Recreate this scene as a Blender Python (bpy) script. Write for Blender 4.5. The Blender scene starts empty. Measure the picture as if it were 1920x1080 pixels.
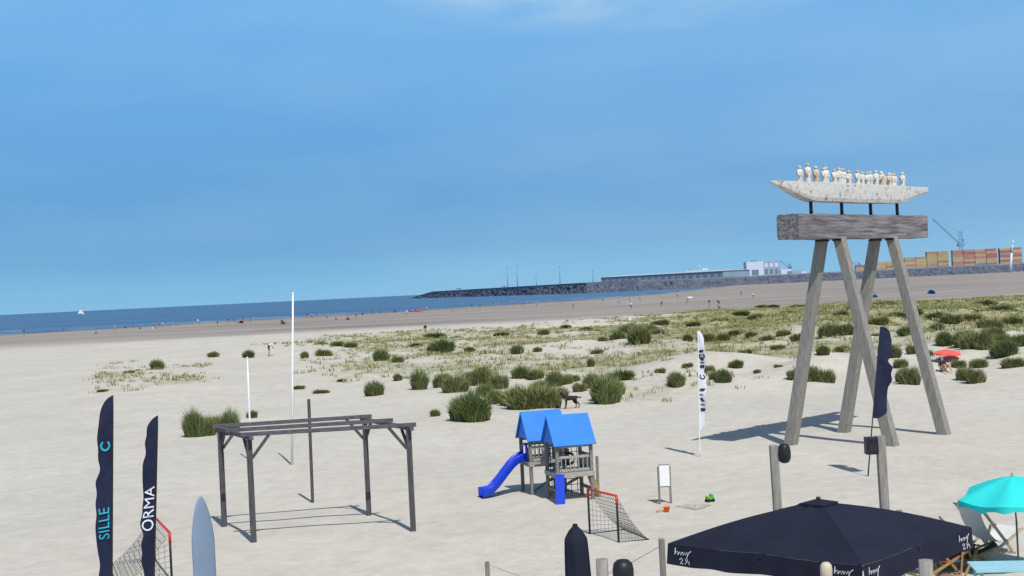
import bpy, math, random
import numpy as np
from mathutils import Vector, Matrix
random.seed(7)
rs = np.random.RandomState(11)
F = 2600.0; H = 6.0; TH = math.radians(2.75)
CT, ST = math.cos(TH), math.sin(TH)
R = math.radians

# ------------------------------------------------------------ terrain height
def vn(x, y, seed=0.0):
    x = np.asarray(x, dtype=float); y = np.asarray(y, dtype=float)
    xi = np.floor(x); yi = np.floor(y); xf = x-xi; yf = y-yi
    u = xf*xf*(3-2*xf); v = yf*yf*(3-2*yf)
    def h(a, b):
        q = np.sin(a*127.1+b*311.7+seed*17.3)*43758.5453
        return q-np.floor(q)
    return (h(xi, yi)*(1-u)+h(xi+1, yi)*u)*(1-v)+(h(xi, yi+1)*(1-u)+h(xi+1, yi+1)*u)*v
def ss(a, b, x):
    t = np.clip((np.asarray(x, dtype=float)-a)/(b-a), 0, 1)
    return t*t*(3-2*t)
WX = [-3000, -400, -173, -110, -44, 38, 88, 208, 260, 3000]
WY = [300, 400, 462, 540, 590, 716, 860, 1390, 2200, 2600]
def Yw(x): return np.interp(x, WX, WY)
def gz(x, y):
    x = np.asarray(x, dtype=float); y = np.asarray(y, dtype=float)
    t = x/np.maximum(y+10, 5)
    A = ss(58, 85, y)*(1-ss(200, 275, y))*(0.26+0.6*ss(-0.12, 0.25, t))*ss(-0.38, -0.2, t)
    n = vn(x/15, y/17, 1)*0.9+vn(x/6.3, y/7, 2)*0.65+vn(x/2.6, y/2.9, 3)*0.36
    dune = A*np.clip(n-0.52, 0, 2)**1.3*2.1
    rise = 0.5*ss(85, 170, y)*(1-ss(190, 280, y))*ss(0.05, 0.35, t)
    small = 0.05*vn(x/3.1, y/3.3, 4)+0.03*vn(x/1.1, y/1.2, 5)
    land = dune+rise+small*(1-ss(300, 400, y))
    d = Yw(x)-y
    shore = -0.8+0.004*np.clip(d, 0, 1e6)-0.01*np.clip(-d, 0, 400)
    return np.minimum(land, shore)
def veg(x, y):
    x = np.asarray(x, dtype=float); y = np.asarray(y, dtype=float)
    t = x/np.maximum(y, 5)
    right = ss(-0.04, 0.2, t)*ss(95, 150, y)*(1-ss(235, 290, y))
    mid = ss(-0.24, -0.08, t)*ss(78, 100, y)*(1-ss(190, 235, y))
    left = ss(-0.34, -0.29, t)*(1-ss(-0.24, -0.18, t))*ss(88, 100, y)*(1-ss(140, 165, y))
    near = ss(0.0, 0.06, t)*ss(62, 75, y)*(1-ss(90, 110, y))
    base = np.maximum.reduce([1.05*right, 0.62*mid, 0.42*left, 0.33*near])
    n = vn(x/7, y/10, 8)*0.6+vn(x/2.4, y/4, 9)*0.4
    return np.clip(base*1.15-(1-n)*0.75, 0, 1)*ss(0, 0.1, base)

def W(u, v, z=0.0, Y=None):
    dx, dy = u-960.0, v-544.0
    a = dx*CT-dy*ST; b = dx*ST+dy*CT
    if Y is None:
        Y = (H-z)*F/b
        return Vector((a*Y/F, Y, z))
    return Vector((a*Y/F, Y, H-b*Y/F))
def G(u, v):
    z = 0.0
    for i in range(12):
        p = W(u, v, z); z = 0.5*z+0.5*float(gz(p.x, p.y))
    p.z = float(gz(p.x, p.y)); return p
def onG(p, dz=0.0): return Vector((p.x, p.y, float(gz(p.x, p.y))+dz))

# ------------------------------------------------------------ materials
def srgb(r, g, b):
    def f(c):
        c /= 255.0
        return c/12.92 if c <= 0.04045 else ((c+0.055)/1.055)**2.4
    return (f(r), f(g), f(b))
def mat(name, c, rough=0.7, var=0.15, scale=6.0, stretch=(1, 1, 1), bump=0.0, c2=None, metal=0.0, spec=0.3):
    m = bpy.data.materials.new(name); m.use_nodes = True
    nt = m.node_tree; N = nt.nodes; L = nt.links
    bs = N['Principled BSDF']
    tc = N.new('ShaderNodeTexCoord'); mp = N.new('ShaderNodeMapping'); mp.inputs['Scale'].default_value = stretch
    no = N.new('ShaderNodeTexNoise'); no.inputs['Scale'].default_value = scale; no.inputs['Detail'].default_value = 6
    no.inputs['Roughness'].default_value = 0.65
    L.new(tc.outputs['Object'], mp.inputs[0]); L.new(mp.outputs[0], no.inputs['Vector'])
    cr = N.new('ShaderNodeValToRGB')
    a = c2 if c2 else tuple(x*(1-var) for x in c)
    b = c if c2 else tuple(min(1, x*(1+var)) for x in c)
    cr.color_ramp.elements[0].position = 0.35; cr.color_ramp.elements[1].position = 0.65
    cr.color_ramp.elements[0].color = (*a, 1); cr.color_ramp.elements[1].color = (*b, 1)
    L.new(no.outputs['Fac'], cr.inputs[0]); L.new(cr.outputs[0], bs.inputs['Base Color'])
    bs.inputs['Roughness'].default_value = rough; bs.inputs['Metallic'].default_value = metal
    bs.inputs['Specular IOR Level'].default_value = spec
    if bump:
        bp = N.new('ShaderNodeBump'); bp.inputs['Strength'].default_value = bump; bp.inputs['Distance'].default_value = 0.02
        L.new(no.outputs['Fac'], bp.inputs['Height']); L.new(bp.outputs[0], bs.inputs['Normal'])
    return m

# ------------------------------------------------------------ mesh builder
class MB:
    def __init__(s): s.v = []; s.f = []; s.m = []; s.s = []
    def add(s, vs, fs, m=0, sm=False):
        o = len(s.v); s.v += [Vector(p) for p in vs]
        for f in fs: s.f.append([i+o for i in f]); s.m.append(m); s.s.append(sm)
    def box(s, c, d, m=0, rot=None):
        c = Vector(c); hx, hy, hz = d[0]/2, d[1]/2, d[2]/2
        vs = [Vector((x, y, z)) for z in (-hz, hz) for y in (-hy, hy) for x in (-hx, hx)]
        if rot is not None: vs = [rot @ p for p in vs]
        s.add([c+p for p in vs], [(0, 2, 3, 1), (4, 5, 7, 6), (0, 1, 5, 4), (2, 6, 7, 3), (0, 4, 6, 2), (1, 3, 7, 5)], m)
    def beam(s, p, q, w, h=None, m=0, hint=(0, 0, 1), w2=None, h2=None):
        h = h or w; w2 = w2 or w; h2 = h2 or h
        p = Vector(p); q = Vector(q); d = (q-p).normalized(); hi = Vector(hint)
        if abs(d.dot(hi)) > 0.97: hi = Vector((0, 1, 0)) if abs(d.y) < 0.9 else Vector((1, 0, 0))
        x = d.cross(hi).normalized(); y = x.cross(d).normalized()
        vs = [p-x*w/2-y*h/2, p+x*w/2-y*h/2, p+x*w/2+y*h/2, p-x*w/2+y*h/2,
              q-x*w2/2-y*h2/2, q+x*w2/2-y*h2/2, q+x*w2/2+y*h2/2, q-x*w2/2+y*h2/2]
        s.add(vs, [(0, 1, 2, 3), (7, 6, 5, 4), (0, 4, 5, 1), (1, 5, 6, 2), (2, 6, 7, 3), (3, 7, 4, 0)], m)
    def cyl(s, p, q, r, r2=None, n=10, m=0):
        r2 = r if r2 is None else r2
        s.tube([p, q], [r, r2], n, m)
    def tube(s, pts, rad, n=8, m=0, cap=True):
        pts = [Vector(p) for p in pts]
        if not hasattr(rad, '__len__'): rad = [rad]*len(pts)
        vs = []; fs = []
        x = None
        for i, p in enumerate(pts):
            d = (pts[min(i+1, len(pts)-1)]-pts[max(i-1, 0)]).normalized()
            if x is None:
                x = d.orthogonal().normalized()
            else:
                x = (x-d*x.dot(d)).normalized()
            y = d.cross(x)
            for k in range(n):
                a = 2*math.pi*k/n
                vs.append(p+(x*math.cos(a)+y*math.sin(a))*rad[i])
        for i in range(len(pts)-1):
            for k in range(n):
                k2 = (k+1) % n
                fs.append((i*n+k, i*n+k2, (i+1)*n+k2, (i+1)*n+k))
        s.add(vs, fs, m, n > 5)
        if cap:
            o = len(s.v)-len(vs)
            s.f.append([o+k for k in range(n)][::-1]); s.m.append(m); s.s.append(False)
            s.f.append([o+(len(pts)-1)*n+k for k in range(n)]); s.m.append(m); s.s.append(False)
    def lathe(s, prof, c=(0, 0, 0), n=20, m=0):
        c = Vector(c); vs = []; fs = []
        for r, z in prof:
            for k in range(n):
                a = 2*math.pi*k/n; vs.append(c+Vector((r*math.cos(a), r*math.sin(a), z)))
        for i in range(len(prof)-1):
            for k in range(n):
                k2 = (k+1) % n
                fs.append((i*n+k, i*n+k2, (i+1)*n+k2, (i+1)*n+k))
        s.add(vs, fs, m, True)
    def grid(s, fn, nu, nv, m=0, sm=True):
        vs = [fn(i/nu, j/nv) for j in range(nv+1) for i in range(nu+1)]
        fs = [(j*(nu+1)+i, j*(nu+1)+i+1, (j+1)*(nu+1)+i+1, (j+1)*(nu+1)+i) for j in range(nv) for i in range(nu)]
        s.add(vs, fs, m, sm)
    def make(s, name, mats, origin=(0, 0, 0), local=False, rz=0.0, bevel=0.0, parent=None, scale=None):
        o = Vector(origin)
        me = bpy.data.meshes.new(name)
        vs = s.v if local else [p-o for p in s.v]
        me.from_pydata([tuple(p) for p in vs], [], s.f)
        for m in mats: me.materials.append(m)
        me.polygons.foreach_set('material_index', s.m); me.polygons.foreach_set('use_smooth', s.s)
        me.update()
        ob = bpy.data.objects.new(name, me); bpy.context.collection.objects.link(ob)
        ob.location = o; ob.rotation_euler = (0, 0, rz)
        if scale: ob.scale = scale
        if bevel:
            b = ob.modifiers.new('bevel', 'BEVEL'); b.width = bevel; b.segments = 2; b.limit_method = 'ANGLE'
        if parent:
            ob.parent = parent
        return ob
def inst(name, me, loc, rz=0, sc=(1, 1, 1)):
    ob = bpy.data.objects.new(name, me); bpy.context.collection.objects.link(ob)
    ob.location = loc; ob.rotation_euler = (0, 0, rz); ob.scale = sc
    return ob

# ------------------------------------------------------------ camera
cam = bpy.data.cameras.new('camera'); co = bpy.data.objects.new('camera', cam)
bpy.context.collection.objects.link(co)
cam.sensor_width = 36; cam.lens = F/1920*36; cam.clip_start = 0.1; cam.clip_end = 60000
Rm = Matrix(((CT, ST, 0), (0, 0, -1), (-ST, CT, 0)))
pm = Matrix.Rotation(4/F, 3, 'X')
co.matrix_world = Matrix.Translation((0, 0, H)) @ (pm @ Rm).to_4x4()
bpy.context.scene.camera = co
sc = bpy.context.scene
sc.view_settings.view_transform = 'Standard'; sc.view_settings.look = 'None'; sc.view_settings.exposure = 0

# ------------------------------------------------------------ sun + sky
EL = R(54); sh = Vector((-0.34, 0.94, 0)).normalized()
ld = Vector((sh.x*math.cos(EL), sh.y*math.cos(EL), -math.sin(EL)))
sl = bpy.data.lights.new('sun', 'SUN'); sl.energy = 4.1; sl.angle = R(0.5); sl.color = (1, 0.97, 0.925)
so = bpy.data.objects.new('sun', sl); bpy.context.collection.objects.link(so)
so.rotation_euler = ld.to_track_quat('-Z', 'Y').to_euler(); so.location = (0, 0, 50)
w = bpy.data.worlds.new('World'); sc.world = w; w.use_nodes = True
N = w.node_tree.nodes; L = w.node_tree.links
bg = N['Background']; bg.inputs['Strength'].default_value = 0.1
sky = N.new('ShaderNodeTexSky'); sky.sky_type = 'NISHITA'; sky.sun_disc = False
sky.sun_elevation = EL; sky.sun_rotation = math.atan2(-sh.x, -sh.y); sky.air_density = 1.0; sky.dust_density = 0.6; sky.ozone_density = 2
tc = N.new('ShaderNodeTexCoord'); sp = N.new('ShaderNodeSeparateXYZ'); L.new(tc.outputs['Generated'], sp.inputs[0])
ramp = N.new('ShaderNodeValToRGB'); mr = N.new('ShaderNodeMapRange')
mr.inputs['From Min'].default_value = 0; mr.inputs['From Max'].default_value = 0.25
L.new(sp.outputs['Z'], mr.inputs['Value']); L.new(mr.outputs[0], ramp.inputs[0])
els = [(0.0, (132, 190, 226)), (0.06, (122, 184, 224)), (0.14, (107, 167, 215)), (0.30, (102, 163, 216)), (0.55, (104, 168, 226)), (0.85, (112, 178, 236)), (1.0, (110, 176, 235))]
cr = ramp.color_ramp
while len(cr.elements) < len(els): cr.elements.new(0.5)
for e, (p, c) in zip(cr.elements, els):
    e.position = p; e.color = (*srgb(*c), 1)
def vm(op, a=None, b=None):
    n = N.new('ShaderNodeVectorMath'); n.operation = op
    for i, q in enumerate((a, b)):
        if q is None: continue
        if isinstance(q, tuple): n.inputs[i].default_value = q
        else: L.new(q, n.inputs[i])
    return n.outputs[0]
def ma(op, a, b=0.0, clamp=False):
    n = N.new('ShaderNodeMath'); n.operation = op; n.use_clamp = clamp
    for i, q in enumerate((a, b)):
        if isinstance(q, (int, float)): n.inputs[i].default_value = q
        else: L.new(q, n.inputs[i])
    return n.outputs[0]
# thin high cloud
mp = N.new('ShaderNodeMapping'); mp.inputs['Scale'].default_value = (1.6, 1.6, 7.0); mp.inputs['Rotation'].default_value = (0, R(4), 0)
L.new(tc.outputs['Generated'], mp.inputs[0])
n1 = N.new('ShaderNodeTexNoise'); n1.inputs['Scale'].default_value = 3.0; n1.inputs['Detail'].default_value = 4; n1.inputs['Roughness'].default_value = 0.5
L.new(mp.outputs[0], n1.inputs['Vector'])
mpb = N.new('ShaderNodeMapping'); mpb.inputs['Scale'].default_value = (1.6, 1.6, 5.0); L.new(tc.outputs['Generated'], mpb.inputs[0])
n2 = N.new('ShaderNodeTexNoise'); n2.inputs['Scale'].default_value = 9.0; n2.inputs['Detail'].default_value = 6
L.new(mpb.outputs[0], n2.inputs['Vector'])
haze = ma('MULTIPLY', ma('SUBTRACT', n1.outputs['Fac'], 0.38, True), 1.0, True)
# the brighter bank of cirrus about 12 degrees up, right of straight ahead
dx = ma('MULTIPLY', ma('SUBTRACT', sp.outputs['X'], 0.10), 5.0)
dz = ma('MULTIPLY', ma('SUBTRACT', sp.outputs['Z'], 0.226), 20)
rr = ma('ADD', ma('MULTIPLY', dx, dx), ma('MULTIPLY', dz, dz))
blob = ma('SUBTRACT', 1.0, rr, True)
cl = ma('MULTIPLY', blob, ma('MULTIPLY', ma('SUBTRACT', n2.outputs['Fac'], 0.30, True), 3.0), True)
rightside = ma('MULTIPLY', ma('ADD', sp.outputs['X'], 0.1, True), 0.40, True)
amt = ma('ADD', ma('ADD', ma('MULTIPLY', haze, 0.50), cl, True), rightside, True)
mx = N.new('ShaderNodeMix'); mx.data_type = 'RGBA'
L.new(amt, mx.inputs['Factor']); L.new(ramp.outputs[0], mx.inputs['A']); mx.inputs['B'].default_value = (*srgb(176, 210, 234), 1)
x10 = vm('MULTIPLY', mx.outputs['Result'], (10, 10, 10))
fm = N.new('ShaderNodeMapRange'); fm.inputs['From Min'].default_value = 0.25; fm.inputs['From Max'].default_value = 0.6
fm.inputs['To Min'].default_value = 0.97; fm.inputs['To Max'].default_value = 0.0
L.new(sp.outputs['Z'], fm.inputs['Value'])
m2 = N.new('ShaderNodeMix'); m2.data_type = 'RGBA'
L.new(fm.outputs[0], m2.inputs['Factor']); L.new(sky.outputs[0], m2.inputs['A']); L.new(x10, m2.inputs['B'])
L.new(m2.outputs['Result'], bg.inputs['Color'])

# ------------------------------------------------------------ ground
def build_ground():
    ys = list(np.arange(-60, 20, 4.0))+list(np.arange(20, 60, 0.7))+list(np.arange(60, 285, 0.6))
    y = 285.0; st = 0.7
    while y < 32000:
        ys.append(y); st = min(st*1.06, y*0.06); y += st
    ys = np.array(ys); s = np.linspace(-1, 1, 381); t = 1.3*(0.40*s+0.60*s**3)
    Yg, Tg = np.meshgrid(ys, t, indexing='ij'); Xg = Tg*(np.maximum(Yg, 0)+70)
    Zg = gz(Xg, Yg)
    nr, nc = Xg.shape
    co_ = np.stack([Xg, Yg, Zg], -1).reshape(-1, 3)
    i = np.arange(nr-1)[:, None]*nc+np.arange(nc-1)[None, :]
    fc = np.stack([i, i+1, i+nc+1, i+nc], -1).reshape(-1, 4)
    me = bpy.data.meshes.new('sand_ground')
    me.vertices.add(len(co_)); me.vertices.foreach_set('co', co_.ravel())
    me.loops.add(fc.size); me.loops.foreach_set('vertex_index', fc.ravel().astype(np.int32))
    me.polygons.add(len(fc)); me.polygons.foreach_set('loop_start', np.arange(0, fc.size, 4, dtype=np.int32))
    me.polygons.foreach_set('use_smooth', np.ones(len(fc), dtype=bool))
    me.update(calc_edges=True)
    at = me.color_attributes.new('mask', 'FLOAT_COLOR', 'POINT')
    wet = ss(228, 285, Yg+18*(vn(Xg/30, Yg/20, 21)-0.5)-0.25*Xg*ss(0, 150, Xg)+0.02*Xg)
    edge = ss(60, 8, Yw(Xg)-Yg)
    col = np.stack([veg(Xg, Yg), wet, edge, np.ones_like(Xg)], -1).reshape(-1)
    at.data.foreach_set('color', col.astype(np.float32))
    ob = bpy.data.objects.new('sand_ground', me); bpy.context.collection.objects.link(ob)
    m = bpy.data.materials.new('beach_sand'); m.use_nodes = True; nt = m.node_tree; N = nt.nodes; L = nt.links
    bs = N['Principled BSDF']; bs.inputs['Roughness'].default_value = 0.95; bs.inputs['Specular IOR Level'].default_value = 0.1
    tc = N.new('ShaderNodeTexCoord')
    def noise(scale, det=5, st=(1, 1, 1), rough=0.6):
        mp = N.new('ShaderNodeMapping'); mp.inputs['Scale'].default_value = st; L.new(tc.outputs['Object'], mp.inputs[0])
        n = N.new('ShaderNodeTexNoise'); n.inputs['Scale'].default_value = scale; n.inputs['Detail'].default_value = det
        n.inputs['Roughness'].default_value = rough
        L.new(mp.outputs[0], n.inputs['Vector']); return n.outputs['Fac']
    def rampn(src, p0, c0, p1, c1):
        r = N.new('ShaderNodeValToRGB'); e = r.color_ramp.elements
        e[0].position = p0; e[1].position = p1; e[0].color = (*c0, 1); e[1].color = (*c1, 1)
        L.new(src, r.inputs[0]); return r.outputs[0]
    def mix(f, a, b, bt='MIX'):
        n = N.new('ShaderNodeMix'); n.data_type = 'RGBA'; n.blend_type = bt
        for k, q in (('Factor', f), ('A', a), ('B', b)):
            if isinstance(q, (int, float)): n.inputs[k].default_value = q
            elif isinstance(q, tuple): n.inputs[k].default_value = (*q, 1)
            else: L.new(q, n.inputs[k])
        return n.outputs['Result']
    def mth(op, a, b=0.0, clamp=True):
        n = N.new('ShaderNodeMath'); n.operation = op; n.use_clamp = clamp
        for i, q in enumerate((a, b)):
            if isinstance(q, (int, float)): n.inputs[i].default_value = q
            else: L.new(q, n.inputs[i])
        return n.outputs[0]
    att = N.new('ShaderNodeAttribute'); att.attribute_name = 'mask'; sx = N.new('ShaderNodeSeparateColor')
    L.new(att.outputs['Color'], sx.inputs[0])
    dry = rampn(noise(0.12, 6), 0.3, (0.50, 0.462, 0.388), 0.7, (0.575, 0.532, 0.45))
    foot = rampn(noise(1.6, 8, (1, 0.7, 1), 0.7), 0.35, (0.90, 0.895, 0.89), 0.62, (1.03, 1.03, 1.03))
    dry = mix(1.0, dry, foot, 'MULTIPLY')
    wet = rampn(noise(0.03, 6, (0.35, 1, 1), 0.7), 0.3, (0.21, 0.185, 0.165), 0.7, (0.37, 0.33, 0.28))  # wet sand tones; the streak contrast also paints in tidal sheen
    wetedge = mix(sx.outputs[2], wet, (0.17, 0.15, 0.135))
    c = mix(sx.outputs[1], dry, wetedge)
    vcol = rampn(noise(0.9, 5), 0.35, (0.18, 0.185, 0.075), 0.65, (0.38, 0.345, 0.18))
    vf = mth('MULTIPLY', mth('SUBTRACT', mth('ADD', mth('MULTIPLY', sx.outputs[0], 1.6), mth('MULTIPLY', noise(1.3, 6, (1, 0.5, 1)), 0.8), False), 0.62), 1.6)
    vf = mth('MULTIPLY', vf, mth('MULTIPLY', sx.outputs[0], 6.0))
    c = mix(mth('MULTIPLY', vf, 0.8), c, vcol)
    L.new(c, bs.inputs['Base Color'])
    b1 = N.new('ShaderNodeBump'); b1.inputs['Strength'].default_value = 0.75; b1.inputs['Distance'].default_value = 0.10
    hs = mth('ADD', noise(1.9, 5, (1, 0.8, 1), 0.6), mth('MULTIPLY', noise(6, 3), 0.3), False)
    L.new(hs, b1.inputs['Height'])
    fl = mth('SUBTRACT', 1.0, sx.outputs[1]); L.new(mth('MULTIPLY', fl, 0.55), b1.inputs['Strength'])
    L.new(b1.outputs[0], bs.inputs['Normal'])
    me.materials.append(m)
build_ground()

# sea
def build_sea():
    mb = MB()
    mb.add([(-30000, 330, -0.8), (30000, 330, -0.8), (30000, 32000, -0.8), (-30000, 32000, -0.8)], [(0, 1, 2, 3)])
    m = bpy.data.materials.new('sea_water'); m.use_nodes = True; nt = m.node_tree; N = nt.nodes; L = nt.links
    bs = N['Principled BSDF']; bs.inputs['Roughness'].default_value = 0.45; bs.inputs['Specular IOR Level'].default_value = 0.22
    tc = N.new('ShaderNodeTexCoord'); mp = N.new('ShaderNodeMapping'); mp.inputs['Scale'].default_value = (0.25, 1, 1)
    L.new(tc.outputs['Object'], mp.inputs[0])
    n = N.new('ShaderNodeTexNoise'); n.inputs['Scale'].default_value = 0.012; n.inputs['Detail'].default_value = 8; n.inputs['Roughness'].default_value = 0.7
    L.new(mp.outputs[0], n.inputs['Vector'])
    r = N.new('ShaderNodeValToRGB'); e = r.color_ramp.elements
    e[0].position = 0.35; e[1].position = 0.68; e[0].color = (0.042, 0.108, 0.20, 1); e[1].color = (0.09, 0.18, 0.285, 1)
    L.new(n.outputs['Fac'], r.inputs[0]); L.new(r.outputs[0], bs.inputs['Base Color'])
    n2 = N.new('ShaderNodeTexNoise'); n2.inputs['Scale'].default_value = 0.4; n2.inputs['Detail'].default_value = 5
    L.new(tc.outputs['Object'], n2.inputs['Vector'])
    b = N.new('ShaderNodeBump'); b.inputs['Strength'].default_value = 0.8; b.inputs['Distance'].default_value = 0.8
    L.new(n2.outputs['Fac'], b.inputs['Height']); L.new(b.outputs[0], bs.inputs['Normal'])
    mb.make('sea', [m])
    # broken lines of surf lying on the water near the shore
    mb = MB(); xs = np.linspace(-260, 200, 240)
    for (off, wd, ph) in ((3, 10, 0), (38, 8, 2), (85, 9, 5)):
        for i in range(len(xs)-1):
            x0, x1 = xs[i], xs[i+1]
            def wy(x): return float(Yw(x))+off+10*(float(vn(x/22, ph, 40))-.5)
            def ww(x): return wd*max(0.0, float(vn(x/9, ph+3, 41))*1.9-(.55 if off < 10 else .95))
            if ww(x0) < .3 and ww(x1) < .3: continue
            mb.add([(x0, wy(x0), -.78), (x1, wy(x1), -.78), (x1, wy(x1)+ww(x1), -.78), (x0, wy(x0)+ww(x0), -.78)], [(0, 1, 2, 3)])
    mb.make('surf_foam', [mat('surf_foam_white', (.52, .56, .58), .8, .15, .3)])
build_sea()

# ------------------------------------------------------------ grasses
def blades(P, D, Hh, Wd, bend, cols):
    n = len(P)
    th = rs.uniform(0, math.pi, n); side = np.stack([np.cos(th), np.sin(th)], -1)
    mid = P.copy(); mid[:, :2] += D*(Hh*bend*0.35)[:, None]; mid[:, 2] += Hh*0.6
    tip = P.copy(); tip[:, :2] += D*(Hh*bend)[:, None]; tip[:, 2] += Hh*(1-0.35*bend)
    s3 = np.concatenate([side, np.zeros((n, 1))], -1)*Wd[:, None]*0.5
    V = np.stack([P-s3, P+s3, mid-s3*0.8, mid+s3*0.8, tip], 1).reshape(-1, 3)
    b = np.arange(n)[:, None]*5
    Q = np.concatenate([b+0, b+1, b+3, b+2], 1); T = np.concatenate([b+2, b+3, b+4], 1)
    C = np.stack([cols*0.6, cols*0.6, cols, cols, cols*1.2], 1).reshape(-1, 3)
    return V, Q, T, C
def grass_mesh(name, V, Q, T, C, m):
    me = bpy.data.meshes.new(name)
    me.vertices.add(len(V)); me.vertices.foreach_set('co', V.ravel())
    li = np.concatenate([Q.ravel(), T.ravel()]).astype(np.int32)
    me.loops.add(len(li)); me.loops.foreach_set('vertex_index', li)
    me.polygons.add(len(Q)+len(T))
    ls = np.concatenate([np.arange(len(Q))*4, len(Q)*4+np.arange(len(T))*3]).astype(np.int32)
    me.polygons.foreach_set('loop_start', ls); me.update(calc_edges=True)
    at = me.color_attributes.new('col', 'FLOAT_COLOR', 'POINT')
    at.data.foreach_set('color', np.concatenate([np.clip(C, 0, 1), np.ones((len(C), 1))], 1).ravel().astype(np.float32))
    me.materials.append(m); return me
gm = bpy.data.materials.new('marram_blade'); gm.use_nodes = True
bs = gm.node_tree.nodes['Principled BSDF']; bs.inputs['Roughness'].default_value = 0.7; bs.inputs['Specular IOR Level'].default_value = 0.2
a_ = gm.node_tree.nodes.new('ShaderNodeAttribute'); a_.attribute_name = 'col'
gm.node_tree.links.new(a_.outputs['Color'], bs.inputs['Base Color'])
GREEN = np.array([0.150, 0.190, 0.062]); DK = np.array([0.070, 0.102, 0.038]); STRAW = np.array([0.40, 0.35, 0.165])
def clump_mesh(k, straw):
    n = 1500
    r = np.sqrt(rs.uniform(0, 1, n))*0.44; a = rs.uniform(0, 2*math.pi, n)
    lump = 0.82+0.2*np.sin(a*2+k)+0.14*np.sin(a*3+2*k)
    P = np.stack([r*np.cos(a)*lump, r*np.sin(a)*lump, -0.05*np.ones(n)], -1)
    a2 = a+rs.normal(0, 0.8, n); D = np.stack([np.cos(a2), np.sin(a2)], -1)
    sub = 0.66+0.5*vn(P[:, 0]*5+k, P[:, 1]*5, 50+k)
    Hh = np.sqrt(np.clip(1-(r/.50)**2, .10, 1))*rs.uniform(0.65, 1.15, n)*sub
    bend = np.clip(r*0.6+rs.normal(0.10, 0.14, n), 0.02, 0.7)
    f = rs.uniform(0, 1, n)[:, None]*0.6+0.4*vn(P[:, 0]*6+3*k, P[:, 1]*6, 70+k)[:, None]
    g = (rs.uniform(0, 1, n) < straw)[:, None]
    cols = np.where(g, STRAW*(0.5+0.5*f), DK*(1-f)+GREEN*f*1.2)
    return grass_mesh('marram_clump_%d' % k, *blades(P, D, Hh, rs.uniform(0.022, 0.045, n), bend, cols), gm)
CM = [clump_mesh(k, s) for k, s in enumerate((0.10, 0.18, 0.28, 0.2, 0.45, 0.55))]
clumps = [(883,792,78,56,0),(860,788,40,44,1),(993,768,80,50,2),(962,762,50,40,4),(1028,766,46,44,2),(930,758,34,30,1),(700,743,33,30,1),(787,731,40,37,0),(855,736,46,36,2),(830,726,34,28,1),
 (903,724,42,34,1),(938,730,40,34,4),(880,722,36,26,2),(975,710,36,22,1),(1003,712,34,20,2),(1040,726,38,32,1),(1058,722,30,22,2),(1140,758,60,54,0),(1122,752,34,36,1),(1110,728,38,30,2),(1168,714,46,18,0),(1088,735,26,20,4),
 (360,820,46,50,0),(382,818,34,42,2),(428,816,46,46,0),(408,812,34,34,1),(472,784,18,14,0),(292,693,27,20,1),(398,670,24,12,4),(465,671,24,14,0),(571,672,16,14,1),(605,668,28,15,4),(632,651,24,12,1),(600,648,22,8,2),(657,652,30,10,4),
 (713,677,28,24,1),(745,680,20,14,4),(745,714,22,14,2),(828,662,46,24,0),(815,637,38,12,1),(970,664,32,18,1),(815,781,18,14,1),(1109,690,18,16,0),(1198,646,44,40,2),(1180,628,40,26,4),(1215,626,32,20,2),(1270,726,36,30,2),(1357,718,34,26,1),(1382,690,24,15,0),(1330,702,24,18,2),(1342,712,22,18,4),
 (1545,673,26,18,0),(1520,716,44,30,1),(1550,718,34,28,2),(1490,712,30,22,4),(1710,722,36,38,2),(1695,716,24,26,1),(1833,719,40,34,4),(1808,714,22,28,2),(1670,672,38,26,0),(1690,690,26,18,2),(1840,656,56,42,4),(1815,650,44,36,2),(1775,648,44,28,1),(1890,668,48,30,0),(1905,690,40,20,2),(1560,634,46,30,2),(1590,628,36,26,4),(1325,642,38,22,4),(1290,640,24,14,1),(1355,632,28,16,2),
 (1275,598,14,7,0),(940,630,26,8,1),(1020,628,24,12,4),(1060,616,22,8,1),(1100,622,30,10,2),(1440,640,30,14,4),(1420,600,30,12,1),(1470,620,26,12,2),(1620,650,30,16,4),(1730,640,40,22,1),(1700,630,36,20,2),(1650,610,36,18,4),(1860,620,46,24,2),(1900,612,40,20,1),(1790,610,40,20,4),(1840,690,34,20,2),(1870,640,40,24,1),(1760,622,36,20,2),(1740,668,30,14,4),(1640,640,30,18,2),(1238,700,20,12,4),(1008,660,20,10,4),(905,700,24,14,2),(1130,640,22,10,4),(1290,690,22,10,4),(1420,700,18,8,2),(1460,690,16,8,4),
 (1015,742,40,30,1),(1050,748,34,24,2),(1155,742,34,32,1),(910,744,34,26,2),(1075,716,26,16,4),(1160,640,34,20,1),(1232,630,30,16,4),(1880,650,40,26,2),(1915,650,34,24,1),(1800,676,30,18,4),(1380,628,30,12,2),(1410,632,26,12,4),(1500,640,34,16,1),(1530,610,34,14,4),(1685,600,40,16,2),(1720,596,40,14,1),(1760,588,44,14,4),(1820,590,44,16,2),(1880,588,44,16,1),(1580,590,34,12,2),(1480,590,34,10,4),(1430,578,30,7,1),(1450,578,26,7,0),
 (1240,610,30,12,4),(1300,612,30,10,2),(1350,606,34,12,4),(1390,590,30,9,2),(1500,580,40,10,4),(1610,580,40,12,4),(1660,575,44,12,2),(1850,570,50,14,4),(1780,572,46,12,2),(1715,664,26,20,4),(1580,660,30,14,4),(1460,656,26,10,2),(1400,664,24,10,4),(1120,664,26,10,4),(880,660,26,10,2),(780,650,24,8,4),(560,730,26,8,4),(600,738,30,8,4),(640,716,20,6,4),(240,700,24,6,4),(190,735,24,5,4)]
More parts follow.
